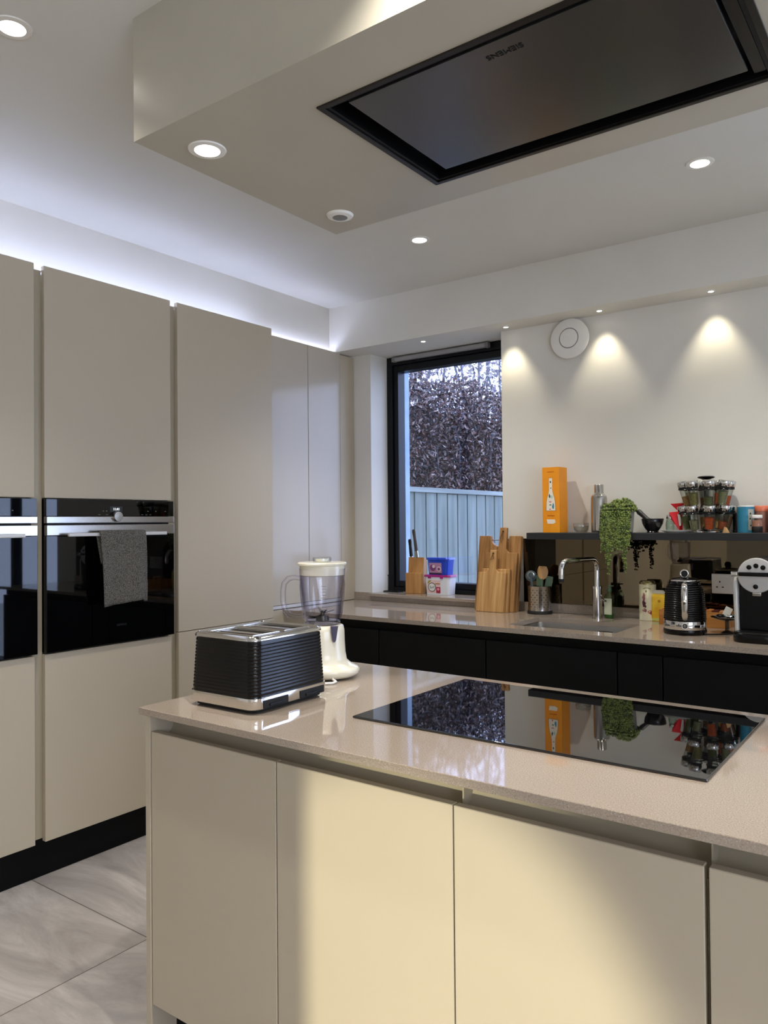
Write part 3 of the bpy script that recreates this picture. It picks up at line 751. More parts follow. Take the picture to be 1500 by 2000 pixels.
# V-shaped notch seen on the collar
MB().prism([(0.028, 0.1565), (0.050, 0.1565), (0.044, 0.118), (0.041, 0.112), (0.037, 0.112), (0.034, 0.118)], -0.0665, -0.048, 'y').build('collar_notch', smoke_plastic, t)
j = MB()
n = 48
def jr(r, z, rib=0.0):
    return [Vector(((r + rib * (0.5 + 0.5 * cos(8 * 2 * pi * k / n))) * cos(2 * pi * k / n), (r + rib * (0.5 + 0.5 * cos(8 * 2 * pi * k / n))) * sin(2 * pi * k / n), z)) for k in range(n)]
j.loft([jr(.050, .160), jr(.052, .166, .001), jr(.055, .19, .005), jr(.060, .23, .005), jr(.064, .27, .004), jr(.066, .292, .001), jr(.0675, .296), jr(.0685, .322)], (False, False))
j.loft([jr(.0655, .322), jr(.064, .296), jr(.062, .27, .002), jr(.057, .23, .003), jr(.052, .19, .003), jr(.048, .170), jr(.02, .167)], (False, False))
jug = j.build('jug', jug_plastic, t, smooth=70)
MB().loft([jr(.0505, .156), jr(.0535, .159), jr(.0525, .166), jr(.049, .168)], (True, True)).build('jug_collar', jug_plastic, jug, smooth=60)
hp = [(-.064, 0, .292), (-.082, 0, .296), (-.100, 0, .292), (-.113, 0, .278), (-.1165, 0, .255), (-.1165, 0, .225), (-.111, 0, .200), (-.098, 0, .184), (-.080, 0, .178), (-.056, 0, .180)]
MB().tube(hp, [0.009, .010, .011, .011, .011, .011, .011, .010, .010, .010], 12, flat=0.75).build('handle', jug_plastic, jug, smooth=60)
MB().prism([(.063, .295), (.063, .322), (.0765, .324), (.073, .312)], -0.012, 0.012, 'y').build('spout', jug_plastic, jug)
mk = MB()
for k in range(9): mk.box(0.004 + (0 if k % 2 else -.003), 0.016, -0.0645 - 0.0003 * k, -0.0640 - 0.0003 * k, 0.205 + k * 0.0085, 0.2058 + k * 0.0085)
mk.build('measuring_marks', MATS['smoked_plastic'], jug, smooth=0)
bl = MB(); bl.lathe([(0.020, .168), (0.018, .182), (0.006, .186), (0.004, .196), (.001, .197)], 20)
for a in range(4):
    M_ = Matrix.Rotation(a * pi / 2 + .4, 4, 'Z')
    bl.add([M_ @ Vector(p) for p in ((0.003, -.005, .188), (0.036, -.003, .196 + .006 * (a % 2)), (0.038, .003, .197 + .006 * (a % 2)), (0.003, .005, .189))], [(0, 1, 2, 3)])
bl.build('blades', MATS['dark_steel'], jug)
MB().lathe([(.062, .300), (.066, .303), (.0665, .330), (.0725, .332), (.0735, .337), (.071, .340), (.020, .341)], 48, cap=(True, True)).build('lid', cream_plastic, t, smooth=40)
MB().lathe([(.027, .341), (.028, .350), (.027, .3545), (.024, .356), (.001, .356)], 32).build('filler_cap', glass_clear, t, smooth=50)
MB().lathe([(.020, .3415), (.020, .3500), (.001, .3502)], 24).build('filler_cap_insert', cream_plastic, t, smooth=50)
cd = MB(); cd.tube([(0.03, -0.070, .010), (0.045, -0.098, .005), (0.035, -0.112, .004), (0.010, -0.116, .004), (-0.03, -0.108, .004), (-0.075, -.06, .004), (-0.10, 0.02, .004)], 0.0035, 8)
cd.build('power_cord', white_plastic, t, smooth=60)

# ================================================================== things on the back worktop and sill
# tap
t = thing('kitchen_tap', 'brushed steel kitchen tap with a square-bent spout behind the sink', 'tap', (-1.342, 3.490, CT))
MB().lathe([(0.0235, 0), (0.0235, 0.003), (0.0215, 0.004), (0.0215, 0.150), (0.020, 0.152), (0.001, 0.152)], 36).build('body', steel, t)
MB().lathe([(0.0222, 0.140), (0.0228, 0.1405), (0.0228, 0.1515), (0.0222, 0.152)], 36, cap=(False, False)).build('collar', chrome, t)
dx, dy = -0.221, -0.975
pth = [(0, 0, 0.152), (0, 0, 0.225)]
L, H_, rc = 0.272, 0.277, 0.042
for k in range(1, 9):
    a = k / 8 * pi / 2; d_ = rc * (1 - cos(a)); pth.append((dx * d_, dy * d_, H_ - rc + rc * sin(a)))
for k in range(1, 5): d_ = rc + (L - 2 * rc) * k / 4; pth.append((dx * d_, dy * d_, H_ - 0.000))
for k in range(1, 9):
    a = k / 8 * pi / 2; d_ = L - rc + rc * sin(a); pth.append((dx * d_, dy * d_, H_ - rc + rc * cos(a)))
pth.append((dx * L, dy * L, 0.200)); 
MB().tube(pth, 0.0125, 20).build('spout', chrome, t, smooth=60)
MB().tube([(0, 0, 0.0), (0, 0, 0.016)], 0.0118, 20).build('aerator', rubber, t).location = (dx * L, dy * L, 0.186)
MB().tube([(0.018, 0.004, 0.092), (0.034, 0.004, 0.084), (0.040, 0.002, 0.084)], 0.0045, 10).build('lever', chrome, t, smooth=60)
MB().tube([(0.018, -0.006, 0.110), (0.030, -0.010, 0.110)], 0.006, 10).build('dial_knob', chrome, t, smooth=60)
# soap bottle
t = thing('soap_bottle', 'clear green-tinted soap bottle with a pale label just right of the tap', 'bottle', (-1.305, 3.545, CT))
MB().loft([ring(rr(.040, .034, .012), 0), ring(rr(.042, .036, .012), .004), ring(rr(.042, .036, .012), .100), ring(rr(.036, .030, .012), .110), ring(rr(.018, .018, .008), .118), ring(rr(.018, .018, .008), .124)]).build('bottle', clear('green_glass', (0.80, 0.93, 0.80, 1), 1.45, (0.3, 0.55, 0.3, 1)), t)
MB().loft([ring(rr(.036, .030, .010), 0.003), ring(rr(.038, .032, .010), .020)]).build('liquid', mat('soap_green', rgb(70, 120, 50), 0.2), t)
MB().box(-0.018, 0.018, -0.0188, -0.0182, 0.018, 0.092).build('label', mat('pale_label', rgb(226, 228, 196), 0.6), t)
MB().lathe([(0.009, .124), (0.010, .126), (0.010, .136), (.006, .138), (.004, .150), (.001, .150)], 20).build('pump', mat('pump_green', rgb(76, 110, 84), 0.3), t)
MB().box(-0.004, 0.020, -0.004, 0.004, .148, .153, .001).build('nozzle', MATS['pump_green'], t)

# utensil holder
perf = mat('perforated_steel', rgb(178, 174, 168), 0.25, metal=1.0)
t = thing('utensil_holder', 'perforated steel utensil pot with a black foot between boards and tap', 'utensil holder', (-1.657, 3.545, CT))
r = 0.056
MB().lathe([(r + .003, 0.0), (r + .006, 0.002), (r + .005, 0.012), (r + .001, 0.016)], 40, cap=(True, False)).build('foot_ring', rubber, t, smooth=50)
MB().lathe([(r, 0.014), (r, 0.134), (r + .0015, 0.136), (r - .001, 0.136), (r - .002, 0.13), (r - .002, 0.016), (.001, .016)], 48, cap=(False, False)).build('cylinder', steel, t, smooth=50)
hl = MB()
for q in range(16):
    for zz in range(8):
        a = 2 * pi * q / 16 + (0.196 if zz % 2 else 0)
        M_ = Matrix.Rotation(a, 4, 'Z') @ at(r + 0.0004, 0, 0.036 + zz * 0.0115) @ Matrix.Rotation(pi / 2, 4, 'Y')
        hl.lathe([(0.0024, 0), (0.0024, 0.0002)], 8, M=M_)
hl.build('perforations', rubber, t, smooth=0)['kind'] = 'stuff'
def utensil(name, label, cat, x, y, tilt, build, group='cooking utensils in the steel pot'):
    e = thing(name, label, cat, (-1.657 + x, 3.545 + y, CT + 0.018), rot=tilt, group=group); build(e); return e
olive = mat('spoon_wood', rgb(196, 152, 98), 0.5); noise_col(olive, rgb(186, 140, 86), rgb(206, 164, 112), 30, 4, (1, 1, .1))
sage = mat('sage_silicone', rgb(96, 120, 92), 0.5); slate = mat('slate_silicone', rgb(74, 88, 92), 0.45)
def wspoon(e):
    MB().tube([(0, 0, 0), (0, 0, 0.155)], [0.005, 0.006], 10, flat=0.8).build('shaft', sage, e, smooth=60)
    rings = []
    for k in range(11):
        u = k / 10; z = 0.150 + u * 0.066; w_ = 0.004 + 0.021 * sin(min(1, u * 1.05) * pi * 0.62 + .1) if u < 1 else 0.004
        w_ = 0.0245 * math.sqrt(max(0, 1 - ((u - 0.56) / 0.57) ** 2)) + 0.002
        rings.append([Vector((w_ * cos(a), 0.004 * sin(a) + 0.006 * (1 - (2 * u - 1) ** 2) * (1 if True else 0), z)) for a in [2 * pi * q / 14 for q in range(14)]])
    MB().loft(rings).build('bowl', olive, e, smooth=60)
utensil('wooden_spoon', 'wooden-bowled spoon standing tallest in the steel utensil pot', 'spoon', 0.006, 0.0, (0.05, 0.06, 0.25), wspoon)
def slotted(e):
    MB().tube([(0, 0, 0), (0, 0, 0.16)], [0.005, 0.006], 10).build('shaft', slate, e, smooth=60)
    MB().lathe([(0.001, -.0025), (0.026, -.002), (0.0275, 0), (0.026, .002), (.001, .0025)], 24, M=at(0, 0, 0.168) @ Matrix.Rotation(pi / 2, 4, 'X')).build('head', slate, e, smooth=60)
    MB().lathe([(0.014, 0.0), (0.017, 0.001), (0.014, 0.002)], 20, M=at(0, -0.002, 0.172) @ Matrix.Rotation(pi / 2, 4, 'X'), cap=(False, False)).build('ring', steel, e, smooth=60)
utensil('masher', 'grey-blue utensil with a round head at the left of the steel pot', 'utensil', -0.022, -0.01, (0.06, -0.10, 0.4), slotted)
def spat(e):
    MB().tube([(0, 0, 0), (0, 0, 0.12)], 0.005, 10).build('shaft', sage, e, smooth=60)
    MB().box(-0.017, 0.017, -0.003, 0.003, 0.115, 0.168, 0.0029).build('blade', sage, e)
utensil('spatula', 'green spatula at the right of the wooden spoon in the steel pot', 'spatula', 0.020, 0.006, (-0.04, 0.17, 0.3), spat)
utensil('spatula', 'dull green spatula behind the wooden spoon in the steel pot', 'spatula', -0.006, 0.020, (-0.06, -0.03, 0.2), spat)

# chopping boards leaning on the wall: local x right, z up, y back; tilted backwards
def board(name, label, x, y, poly, th, tilt, m, yaw=0, extra=None):
    e = thing(name, label, 'chopping board', (x, y, CT + 0.0008), rot=(tilt, 0, yaw), group='chopping boards leaning by the window')
    mb = MB(); mb.prism(poly, 0, th, 'y')
    o = mb.build('board', m, e, smooth=30)
    bv = o.modifiers.new('soft_edges', 'BEVEL'); bv.width = 0.0025; bv.segments = 2; bv.limit_method = 'ANGLE'
    if extra: extra(e)
    return e
def arc(cx, cz, r, a0, a1, n=10): return [(cx + r * cos(a0 + (a1 - a0) * k / n), cz + r * sin(a0 + (a1 - a0) * k / n)) for k in range(n + 1)]
P1 = [(-0.120, 0), (0.120, 0), (0.120, 0.386), (0.060, 0.386)] + arc(0.0, 0.386, 0.055, 0, -pi, 12) + [(-0.060, 0.386), (-0.120, 0.386)]
def ex1(e): MB().tube([(-0.056, 0.014, 0.366), (0.056, 0.014, 0.366)], 0.003, 8).build('metal_bar', steel, e)
tlt = -0.165
board('chopping_board', 'large herringbone chopping board with a scooped top, hindmost of the stack', -1.897, 3.526, P1, 0.028, tlt, acacia, 0, ex1)
P2 = [(-0.090, 0), (0.086, 0), (0.086, 0.300), (0.040, 0.300), (0.022, 0.318), (0.020, 0.430), (-0.020, 0.430), (-0.022, 0.318), (-0.040, 0.300), (-0.090, 0.300)]
def ex2(e):
    MB().lathe([(0.006, -0.001), (0.006, 0.0)], 16, M=at(0.0, 0, 0.408) @ Matrix.Rotation(pi / 2, 4, 'X')).build('hanging_hole', rubber, e)
    MB().tube([(0, -0.002, 0.408), (-0.012, -0.006, 0.375), (-0.004, -0.006, 0.350), (0.004, -0.006, 0.372), (0.001, -0.002, 0.406)], 0.0018, 6).build('string', mat('string', rgb(120, 84, 52), 0.9), e, smooth=60)
board('chopping_board', 'tall paddle board with a holed handle sticking up behind the smaller boards', -1.868, 3.502, P2, 0.018, tlt, bamboo_dark, 0, ex2)
P3 = [(-0.080, 0), (0.080, 0), (0.080, 0.218), (-0.080, 0.218)]
board('chopping_board', 'plain middle-sized board just behind the front paddle board', -1.884, 3.478, P3, 0.018, tlt, bamboo)
P4 = [(-0.078, 0), (0.078, 0), (0.078, 0.200), (0.036, 0.202), (0.020, 0.216), (0.018, 0.315), (-0.018, 0.315), (-0.020, 0.216), (-0.036, 0.202), (-0.078, 0.200)]
def ex4(e):
    MB().lathe([(0.006, -0.001), (0.006, 0.0)], 16, M=at(0.0, 0, 0.296) @ Matrix.Rotation(pi / 2, 4, 'X')).build('hanging_hole', rubber, e)
    MB().tube([(0, -0.002, 0.296), (0.008, -0.006, 0.27), (-0.010, -0.008, 0.262), (0.0, -0.003, 0.292)], 0.0018, 6).build('string', MATS['string'], e, smooth=60)
board('chopping_board', 'small pale paddle board with a short handle, frontmost of the stack', -1.892, 3.456, P4, 0.018, tlt, bamboo, 0, ex4)

# knife block on the sill
t = thing('knife_block', 'stepped wooden knife block on the window sill', 'knife block', (-2.505, 3.722, 0.9355), rotz=0.12)
Pb = [(-0.052, 0), (0.052, 0), (0.052, 0.195), (0.0, 0.208), (-0.030, 0.196), (-0.030, 0.112), (-0.052, 0.112)]
mbk = MB(); mbk.prism([(-0.028, 0), (0.040, 0), (0.066, 0.196), (-0.012, 0.208), (-0.010, 0.205), (-0.028, 0.118)], -0.052, 0.046, 'x', M=Matrix.Diagonal((1, 0.55, 1, 1)))
blk = mbk.build('block', beech, t); bv = blk.modifiers.new('soft', 'BEVEL'); bv.width = 0.002; bv.segments = 2
MB().box(-0.060, 0.040, -0.034, -0.012, 0.0, 0.118, 0.002).build('front_step', beech, t)
def knife(x, y, z, tilt, hm, L_, label, bol):
    e = thing('kitchen_knife', label, 'knife', (x, y, z), rot=tilt, group='knives in the block')
    rs = [(0.0085, 0), (0.0085, 0.3), (0.0075, 0.6), (0.009, 0.9), (0.007, 1.0)]
    MB().loft([[Vector((1.25 * r_ * cos(a), 0.8 * r_ * sin(a), bol + u * L_)) for a in [2 * pi * q / 14 for q in range(14)]] for r_, u in rs]).build('handle', hm, e, smooth=50)
    MB().box(-0.008, 0.008, -0.0035, 0.0035, -0.003, bol + .001, 0.001).build('bolster', steel, e)
knife(-2.545, 3.722, 1.1435, (0.0, -0.10, 0.1), black_plastic, 0.100, 'black-handled kitchen knife, left one in the block', 0.004)
knife(-2.500, 3.716, 1.1445, (0.0, -0.14, 0.1), mat('dark_grey_handle', rgb(62, 58, 56), 0.4), 0.125, 'grey-handled kitchen knife with a steel end, right and taller in the block', 0.036)

# laundry tubs
t = thing('laundry_tub', 'white laundry tub with a magenta lid on the window sill', 'tub', (-2.352, 3.732, 0.9355))
def tub(t, w0, d0, w1, d1, h, m, lidm, wl, dl):
    MB().loft([ring(rr(w0, d0, .014), 0), ring(rr(w1, d1, .016), h), ring(rr(w1 - .006, d1 - .006, .014), h)], (True, True)).build('tub', m, t, smooth=40)
    MB().loft([ring(rr(wl, dl, .018), h - .004), ring(rr(wl, dl, .018), h + .003), ring(rr(wl - .008, dl - .008, .016), h + .008)]).build('lid', lidm, t, smooth=40)
tub(t, 0.150, 0.078, 0.164, 0.088, 0.104, mat('tub_white', rgb(226, 228, 232), 0.35), mat('tub_magenta', rgb(150, 20, 110), 0.35), 0.176, 0.094)
for x in (-0.045, 0.035): MB().box(x - .010, x + .010, -0.050, -0.0455, 0.092, 0.102, 0.002).build('lid_clip', MATS['tub_magenta'], t)
TL = Matrix.Rotation(0.048, 4, 'X')
lb = MB(); lb.box(-0.062, 0.024, -0.0395, -0.0390, 0.010, 0.084, M=TL); lab = lb.build('label', mat('label_pink', rgb(226, 196, 190), 0.5), t, smooth=0)
MB().lathe([(0.026, 0), (0.026, 0.0006)], 32, M=TL @ at(-0.032, -0.0395, 0.044) @ FRONT).build('dark_ring', mat('label_dark', rgb(52, 34, 44), 0.5), t)
MB().lathe([(0.022, 0), (0.022, 0.0010)], 32, M=TL @ at(-0.032, -0.0396, 0.044) @ FRONT).build('white_disc', white_plastic, t)
writing('Surf', 0.020, TL @ at(-0.032, -0.0409, 0.044) @ FRONT, mat('label_green', rgb(20, 60, 60), 0.5), t)
q = MB(); q.box(-0.004, 0.023, -0.0403, -0.0397, 0.012, 0.046, M=TL); q.build('crimson_panel', mat('label_crimson', rgb(165, 20, 66), 0.5), t, smooth=0)
q = MB(); q.lathe([(0.008, 0), (0.008, 0.0006)], 16, M=TL @ at(0.010, -0.0405, 0.034) @ FRONT); q.build('flower', mat('label_rose', rgb(236, 150, 170), 0.5), t)
q = MB(); q.box(-0.010, 0.022, -0.0403, -0.0397, 0.062, 0.067, M=TL); q.build('gold_band', mat('label_gold', rgb(170, 110, 20), 0.5), t, smooth=0)
q = MB(); q.prism([(-0.060, 0.060), (-0.034, 0.082), (-0.046, 0.083), (-0.060, 0.074)], -0.0402, -0.0398, 'y', M=TL); q.build('leaf_sprig', mat('label_olive', rgb(150, 150, 50), 0.5), t, smooth=0)
blue = mat('tub_blue', rgb(16, 62, 188), 0.22, coat=0.2)
t = thing('laundry_tub', 'blue laundry tub stacked on the white and magenta one', 'tub', (-2.350, 3.732, 0.9355 + 0.1128))
tub(t, 0.124, 0.074, 0.138, 0.084, 0.088, blue, blue, 0.150, 0.092)
TL = Matrix.Rotation(0.078, 4, 'X')
q = MB(); q.box(-0.052, 0.030, -0.0376, -0.0371, 0.006, 0.070, M=TL); q.build('label', mat('label_mauve', rgb(176, 130, 160), 0.5), t, smooth=0)
q = MB(); q.lathe([(0.019, 0), (0.019, 0.0006)], 24, M=TL @ at(-0.028, -0.0377, 0.042) @ FRONT); q.build('purple_globe', mat('label_purple', rgb(120, 60, 110), 0.5), t)
q = MB(); q.lathe([(0.009, 0), (0.009, 0.0006)], 20, M=TL @ at(-0.022, -0.0384, 0.050) @ FRONT); q.build('pale_disc', mat('label_pale', rgb(220, 206, 210), 0.5), t)  # small pale disc printed over the purple globe
q = MB(); q.lathe([(0.014, 0), (0.014, 0.0006)], 24, M=TL @ at(0.012, -0.0377, 0.036) @ FRONT); q.build('round_mark', MATS['label_pale'], t)
q = MB(); q.lathe([(0.009, 0), (0.009, 0.0006)], 24, M=TL @ at(0.012, -0.0384, 0.036) @ FRONT); q.build('round_mark_centre', MATS['label_purple'], t)
q = MB(); q.box(-0.052, 0.030, -0.0382, -0.0377, 0.006, 0.014, M=TL); q.build('dark_strip', MATS['label_dark'], t, smooth=0)

# little black aerial on the sill
t = thing('indoor_aerial', 'small black flat stand with a thin upright rod at the left of the sill', 'aerial', (-2.700, 3.700, 0.9353))
MB().box(-0.035, 0.075, 0.0, 0.050, 0, 0.006, 0.002).build('stand', black_soft, t)
MB().tube([(-0.012, 0.02, 0.004), (-0.012, 0.02, 0.095)], [0.0022, 0.0018], 8).build('rod', black_soft, t)
MB().ico((-0.012, 0.02, 0.097), 0.004, 2).build('rod_tip', black_soft, t)

# tea tin
t = thing('tea_tin', 'cream cylindrical tin with a purple flower print beside the kettle', 'tin', (-1.132, 3.562, CT))
r = 0.038
MB().lathe([(r, 0.0), (r + .001, .002), (r, .004), (r, .164), (.001, .164)], 40, sy=0.85).build('body', mat('tin_cream', rgb(226, 220, 190), 0.32), t)
MB().lathe([(r * .94, .164), (r * .93, .172), (r * .80, .180), (.001, .182)], 40, sy=0.85).build('lid', mat('tin_lid', rgb(150, 138, 96), 0.25, metal=1.0), t)
def on_cyl(mb, pts, rad, cx_a, z0, off=0.0005, sy=0.85):
    """put a little flat shape (list of (u,z)) on the tin's curved side"""
    ps = []
    for u, z in pts:
        a = cx_a + u / rad
        ps.append(((rad + off) * sin(a), -(rad + off) * cos(a) * sy, z0 + z))
    mb.add(ps, [tuple(range(len(ps)))])
def blob(n, rx, rz, seed, jag=0.3):
    q = random.Random(seed); return [(rx * cos(2 * pi * k / n) * (1 + q.uniform(-jag, jag)), rz * sin(2 * pi * k / n) * (1 + q.uniform(-jag, jag))) for k in range(n)]
A0 = 0.18
def deco(name, mm, items, parent, rad, a0=A0, sy=0.85):
    mb = MB()
    for (u, z, rx, rz, seed) in items: on_cyl(mb, blob(10, rx, rz, seed), rad, a0 + u / rad, z, sy=sy)
    mb.build(name, mm, parent, smooth=0)
deco('flower_print', mat('print_rose', rgb(150, 96, 100), 0.5), [(-.014, .108, .007, .018, 1), (-.010, .048, .010, .008, 3)], t, r)
deco('dark_flower_print', mat('print_plum', rgb(84, 30, 50), 0.5), [(-.014, .080, .008, .016, 2), (-.008, .066, .006, .006, 4)], t, r)
deco('berry_print', mat('print_red', rgb(160, 40, 50), 0.5), [(.012, .040, .008, .007, 5), (.018, .034, .005, .005, 6)], t, r)
deco('crest_print', mat('print_olive', rgb(120, 112, 80), 0.5), [(-.004, .134, .004, .005, 7)], t, r)
mb = MB()
on_cyl(mb, [(-.030, 0), (.030, 0), (.030, .0009), (-.030, .0009)], r, A0, .121); mb.build('line_print', MATS['print_olive'], t, smooth=0)
mb = MB()
for k in range(9):
    a = -0.8 + k * 0.2; u = .021 * sin(a); z = .136 + .013 * cos(a)
    on_cyl(mb, [(u - .0014, z - .002), (u + .0014, z - .002), (u + .0014, z + .002), (u - .0014, z + .002)], r, A0, 0)
mb.build('arched_lettering', MATS['print_olive'], t, smooth=0)
# yellow packet
yel = mat('packet_yellow', rgb(235, 190, 40), 0.45); noise_col(yel, rgb(228, 176, 30), rgb(244, 206, 60), 25, 4)
t = thing('tea_packet', 'yellow foil packet with a pale folded top between tin and kettle', 'packet', (-1.078, 3.550, CT), rotz=0.1)
MB().loft([ring(rr(.058, .026, .006), 0), ring(rr(.062, .030, .008), .03), ring(rr(.060, .028, .008), .110), ring(rr(.060, .016, .006), .124)]).build('packet', yel, t)
MB().loft([ring(rr(.058, .015, .005), .1242), ring(rr(.054, .012, .005), .134), ring(rr(.040, .008, .003), .140)]).build('folded_top', mat('packet_pale', rgb(206, 200, 184), 0.4), t)
q = MB(); q.lathe([(0.006, 0), (0.006, 0.0006)], 16, M=at(0.004, -0.0148, 0.092) @ FRONT); q.build('round_mark', mat('packet_brown', rgb(196, 130, 20), 0.5), t)
q = MB(); q.box(-.028, .028, -.0156, -.0150, .004, .014); q.build('green_band', mat('packet_green', rgb(196, 206, 110), 0.5), t, smooth=0)

# wooden crate with packets
t = thing('wooden_crate', 'low orange-brown wooden box of tea packets behind the kettle', 'crate', (-0.905, 3.50, CT))
cw, cdp, chh = 0.142, 0.055, 0.066
for nm, a in (('front_panel', (-cw, cw, -cdp, -cdp + .008)), ('back_panel', (-cw, cw, cdp - .008, cdp)), ('side_panel', (-cw, -cw + .008, -cdp + .008, cdp - .008)), ('side_panel', (cw - .008, cw, -cdp + .008, cdp - .008))):
    MB().box(*a, 0.0, chh, 0.001).build(nm, crate_wood, t)
MB().box(-cw + .008, cw - .008, -cdp + .008, cdp - .008, 0, 0.006).build('bottom', crate_wood, t)
rc_ = random.Random(8)
cols = [rgb(150, 50, 34), rgb(190, 120, 60), rgb(84, 30, 28), rgb(196, 150, 110), rgb(120, 70, 50)]
for k in range(9):
    x = -0.115 + k * 0.0285
    hh = rc_.uniform(0.062, 0.076)
    m_ = mat('sachet_%d' % k, cols[k % 5], 0.4)
    o = MB().box(-0.011, 0.011, -0.030, 0.030, 0, hh, 0.003).build('tea_sachet', m_, loc=(-0.905 + x, 3.50, CT + 0.007)); o.rotation_euler = (0, rc_.uniform(-.07, .07), 0)
    tag(o, ['rust red', 'tan', 'dark maroon', 'beige', 'brown'][k % 5] + ' tea sachet standing in the wooden crate, number %s from the left' % ['one', 'two', 'three', 'four', 'five', 'six', 'seven', 'eight', 'nine'][k], 'sachet', 'tea sachets in the crate')
t = thing('glass_dish', 'shallow dark glass dish with foil wrappers beside the coffee machine', 'dish', (-0.742, 3.33, CT))
MB().lathe([(0.022, 0), (0.024, .003), (0.008, .010), (0.008, .045), (0.030, .052), (0.058, .060), (0.062, .064), (0.060, .064), (0.03, .055), (.001, .053)], 36).build('dish', clear('smoked_glass', (0.35, 0.38, 0.40, 1), 1.5, (0.1, 0.11, 0.12, 1)), t, smooth=50)
foil = mat('foil', rgb(200, 205, 212), 0.18, metal=1.0)
for k, (x, y, s_, cc, lb) in enumerate(((-0.022, -0.012, .015, foil, 'crumpled silver foil wrapper at the left of the glass dish'), (0.012, -0.020, .013, foil, 'crumpled silver foil wrapper at the front of the glass dish'), (0.026, 0.012, .015, mat('teal_foil', rgb(52, 84, 92), 0.25, metal=.8), 'crumpled teal foil wrapper at the right of the glass dish'))):
    mb = MB(); mb.ico((0, 0, 0), s_, 2, (1.2, 1, .5)); rk = random.Random(k)
    mb.v = [(v[0] * rk.uniform(.8, 1.2), v[1] * rk.uniform(.8, 1.2), v[2] * rk.uniform(.7, 1.3)) for v in mb.v]
    tag(mb.build('foil_wrapper', cc, loc=(-0.742 + x, 3.33 + y, CT + .069), smooth=0), lb, 'wrapper', 'wrappers in the glass dish')
o = MB().box(-0.014, 0.014, -0.003, 0.003, 0, 0.040, .001).build('sugar_sachet', white_plastic, loc=(-0.752, 3.345, CT + .064)); o.rotation_euler = (-0.25, 0.45, 0.2)
tag(o, 'white paper sachet sticking up from the glass dish', 'sachet')

# kettle (its handle faces the camera)
t = thing('kettle', 'black ribbed electric kettle with a chrome handle and band on the back worktop', 'kettle', (-0.880, 3.235, CT), rotz=math.atan2(3.235, -0.880) + pi / 2 + pi)
t.rotation_euler[2] = math.atan2(0.880, 3.235)        # local -y points at the camera
K = MB(); K.lathe([(0.076, 0), (0.081, .003), (0.083, .010), (0.082, .020), (.001, .020)], 56).build('power_base', black_plastic, t, smooth=50)
K = MB(); K.lathe([(0.0805, .0205), (0.0812, .023), (0.0812, .052), (0.0805, .054)], 56).build('chrome_band', chrome, t, smooth=50)
prof = [(0.078, .0545)]
NR = 17
for i in range(NR):
    z = 0.057 + i * 0.0086
    u = i / (NR - 1)
    rb = 0.0812 - 0.0005 * i if u < .7 else 0.0812 - .0005 * NR * .7 - 0.020 * ((u - .7) / .3) ** 2 * .75
    prof += [(rb - .0018, z), (rb, z + .0022), (rb + .0003, z + .0046), (rb - .0006, z + .0072)]
prof += [(0.0585, .2085), (0.0560, .2125)]
MB().lathe(prof, 64).build('body', black_plastic, t, smooth=70)
MB().lathe([(0.0565, .2110), (0.0570, .2135), (0.0550, .2160), (0.052, .2165)], 56).build('rim', chrome, t, smooth=50)
MB().lathe([(0.0515, .2168), (0.045, .2205), (0.020, .2245), (.001, .225)], 48).build('lid', black_plastic, t, smooth=50)
ringp = [(0.0145 * cos(a), 0, 0.2385 + 0.0145 * sin(a)) for a in [2 * pi * k / 24 for k in range(24)]]
kn = MB(); kn.tube(ringp, 0.0036, 10, closed=True); kn.build('lid_ring', chrome, t, smooth=60)
MB().lathe([(0.0118, -.004), (0.0118, .004)], 28, M=at(0, 0, .2385) @ Matrix.Rotation(pi / 2, 4, 'X')).build('lid_knob', black_plastic, t)
hpth = [(0, -.0640, .2020), (0, -.0800, .2015), (0, -.098, .196), (0, -.108, .180), (0, -.112, .150), (0, -.112, .110), (0, -.106, .082), (0, -.096, .070), (0, -.0785, .066)]
hm = MB(); hm.tube(hpth, [0.011, .012, .0125, .013, .013, .0125, .012, .011, .010], 18, flat=0.7); hm.build('handle', chrome, t, smooth=60)
MB().lathe([(0.0125, 0), (0.0125, .0015), (0.0095, .0018)], 28, M=at(0, -.0812, .038) @ FRONT, cap=(False, False)).build('switch_ring', white_plastic, t)
MB().lathe([(0.0090, 0), (0.0090, .0012)], 28, M=at(0, -.0812, .038) @ FRONT).build('switch', black_plastic, t)
q = MB(); q.tube([(0.0042 * cos(a), 0, 0.0042 * sin(a)) for a in [radians(120) + radians(300) * k / 12 for k in range(13)]], 0.0007, 6); q.box(-.0005, .0005, -.0007, .0007, 0.001, .0058)
q.build('power_symbol', white_plastic, t, smooth=0).location = (0, -.0828, .038)
MB().prism([(-.016, .186), (.016, .186), (.010, .2105), (-.010, .2105)], 0.060, 0.083, 'y').build('spout', black_plastic, t)
cp_ = MB(); cp_.tube([(-0.80, 3.215, CT + .004), (-0.775, 3.225, CT + .004), (-0.745, 3.25, CT + .0038), (-0.715, 3.30, CT + .0038), (-0.700, 3.40, CT + .02), (-0.69, 3.50, CT + .09), (-0.685, 3.585, CT + .135)], 0.0032, 8)
o = cp_.build('power_cord', rubber, t, smooth=60); o.matrix_parent_inverse = (at(-0.880, 3.235, CT) @ Matrix.Rotation(math.atan2(0.880, 3.235), 4, 'Z')).inverted()

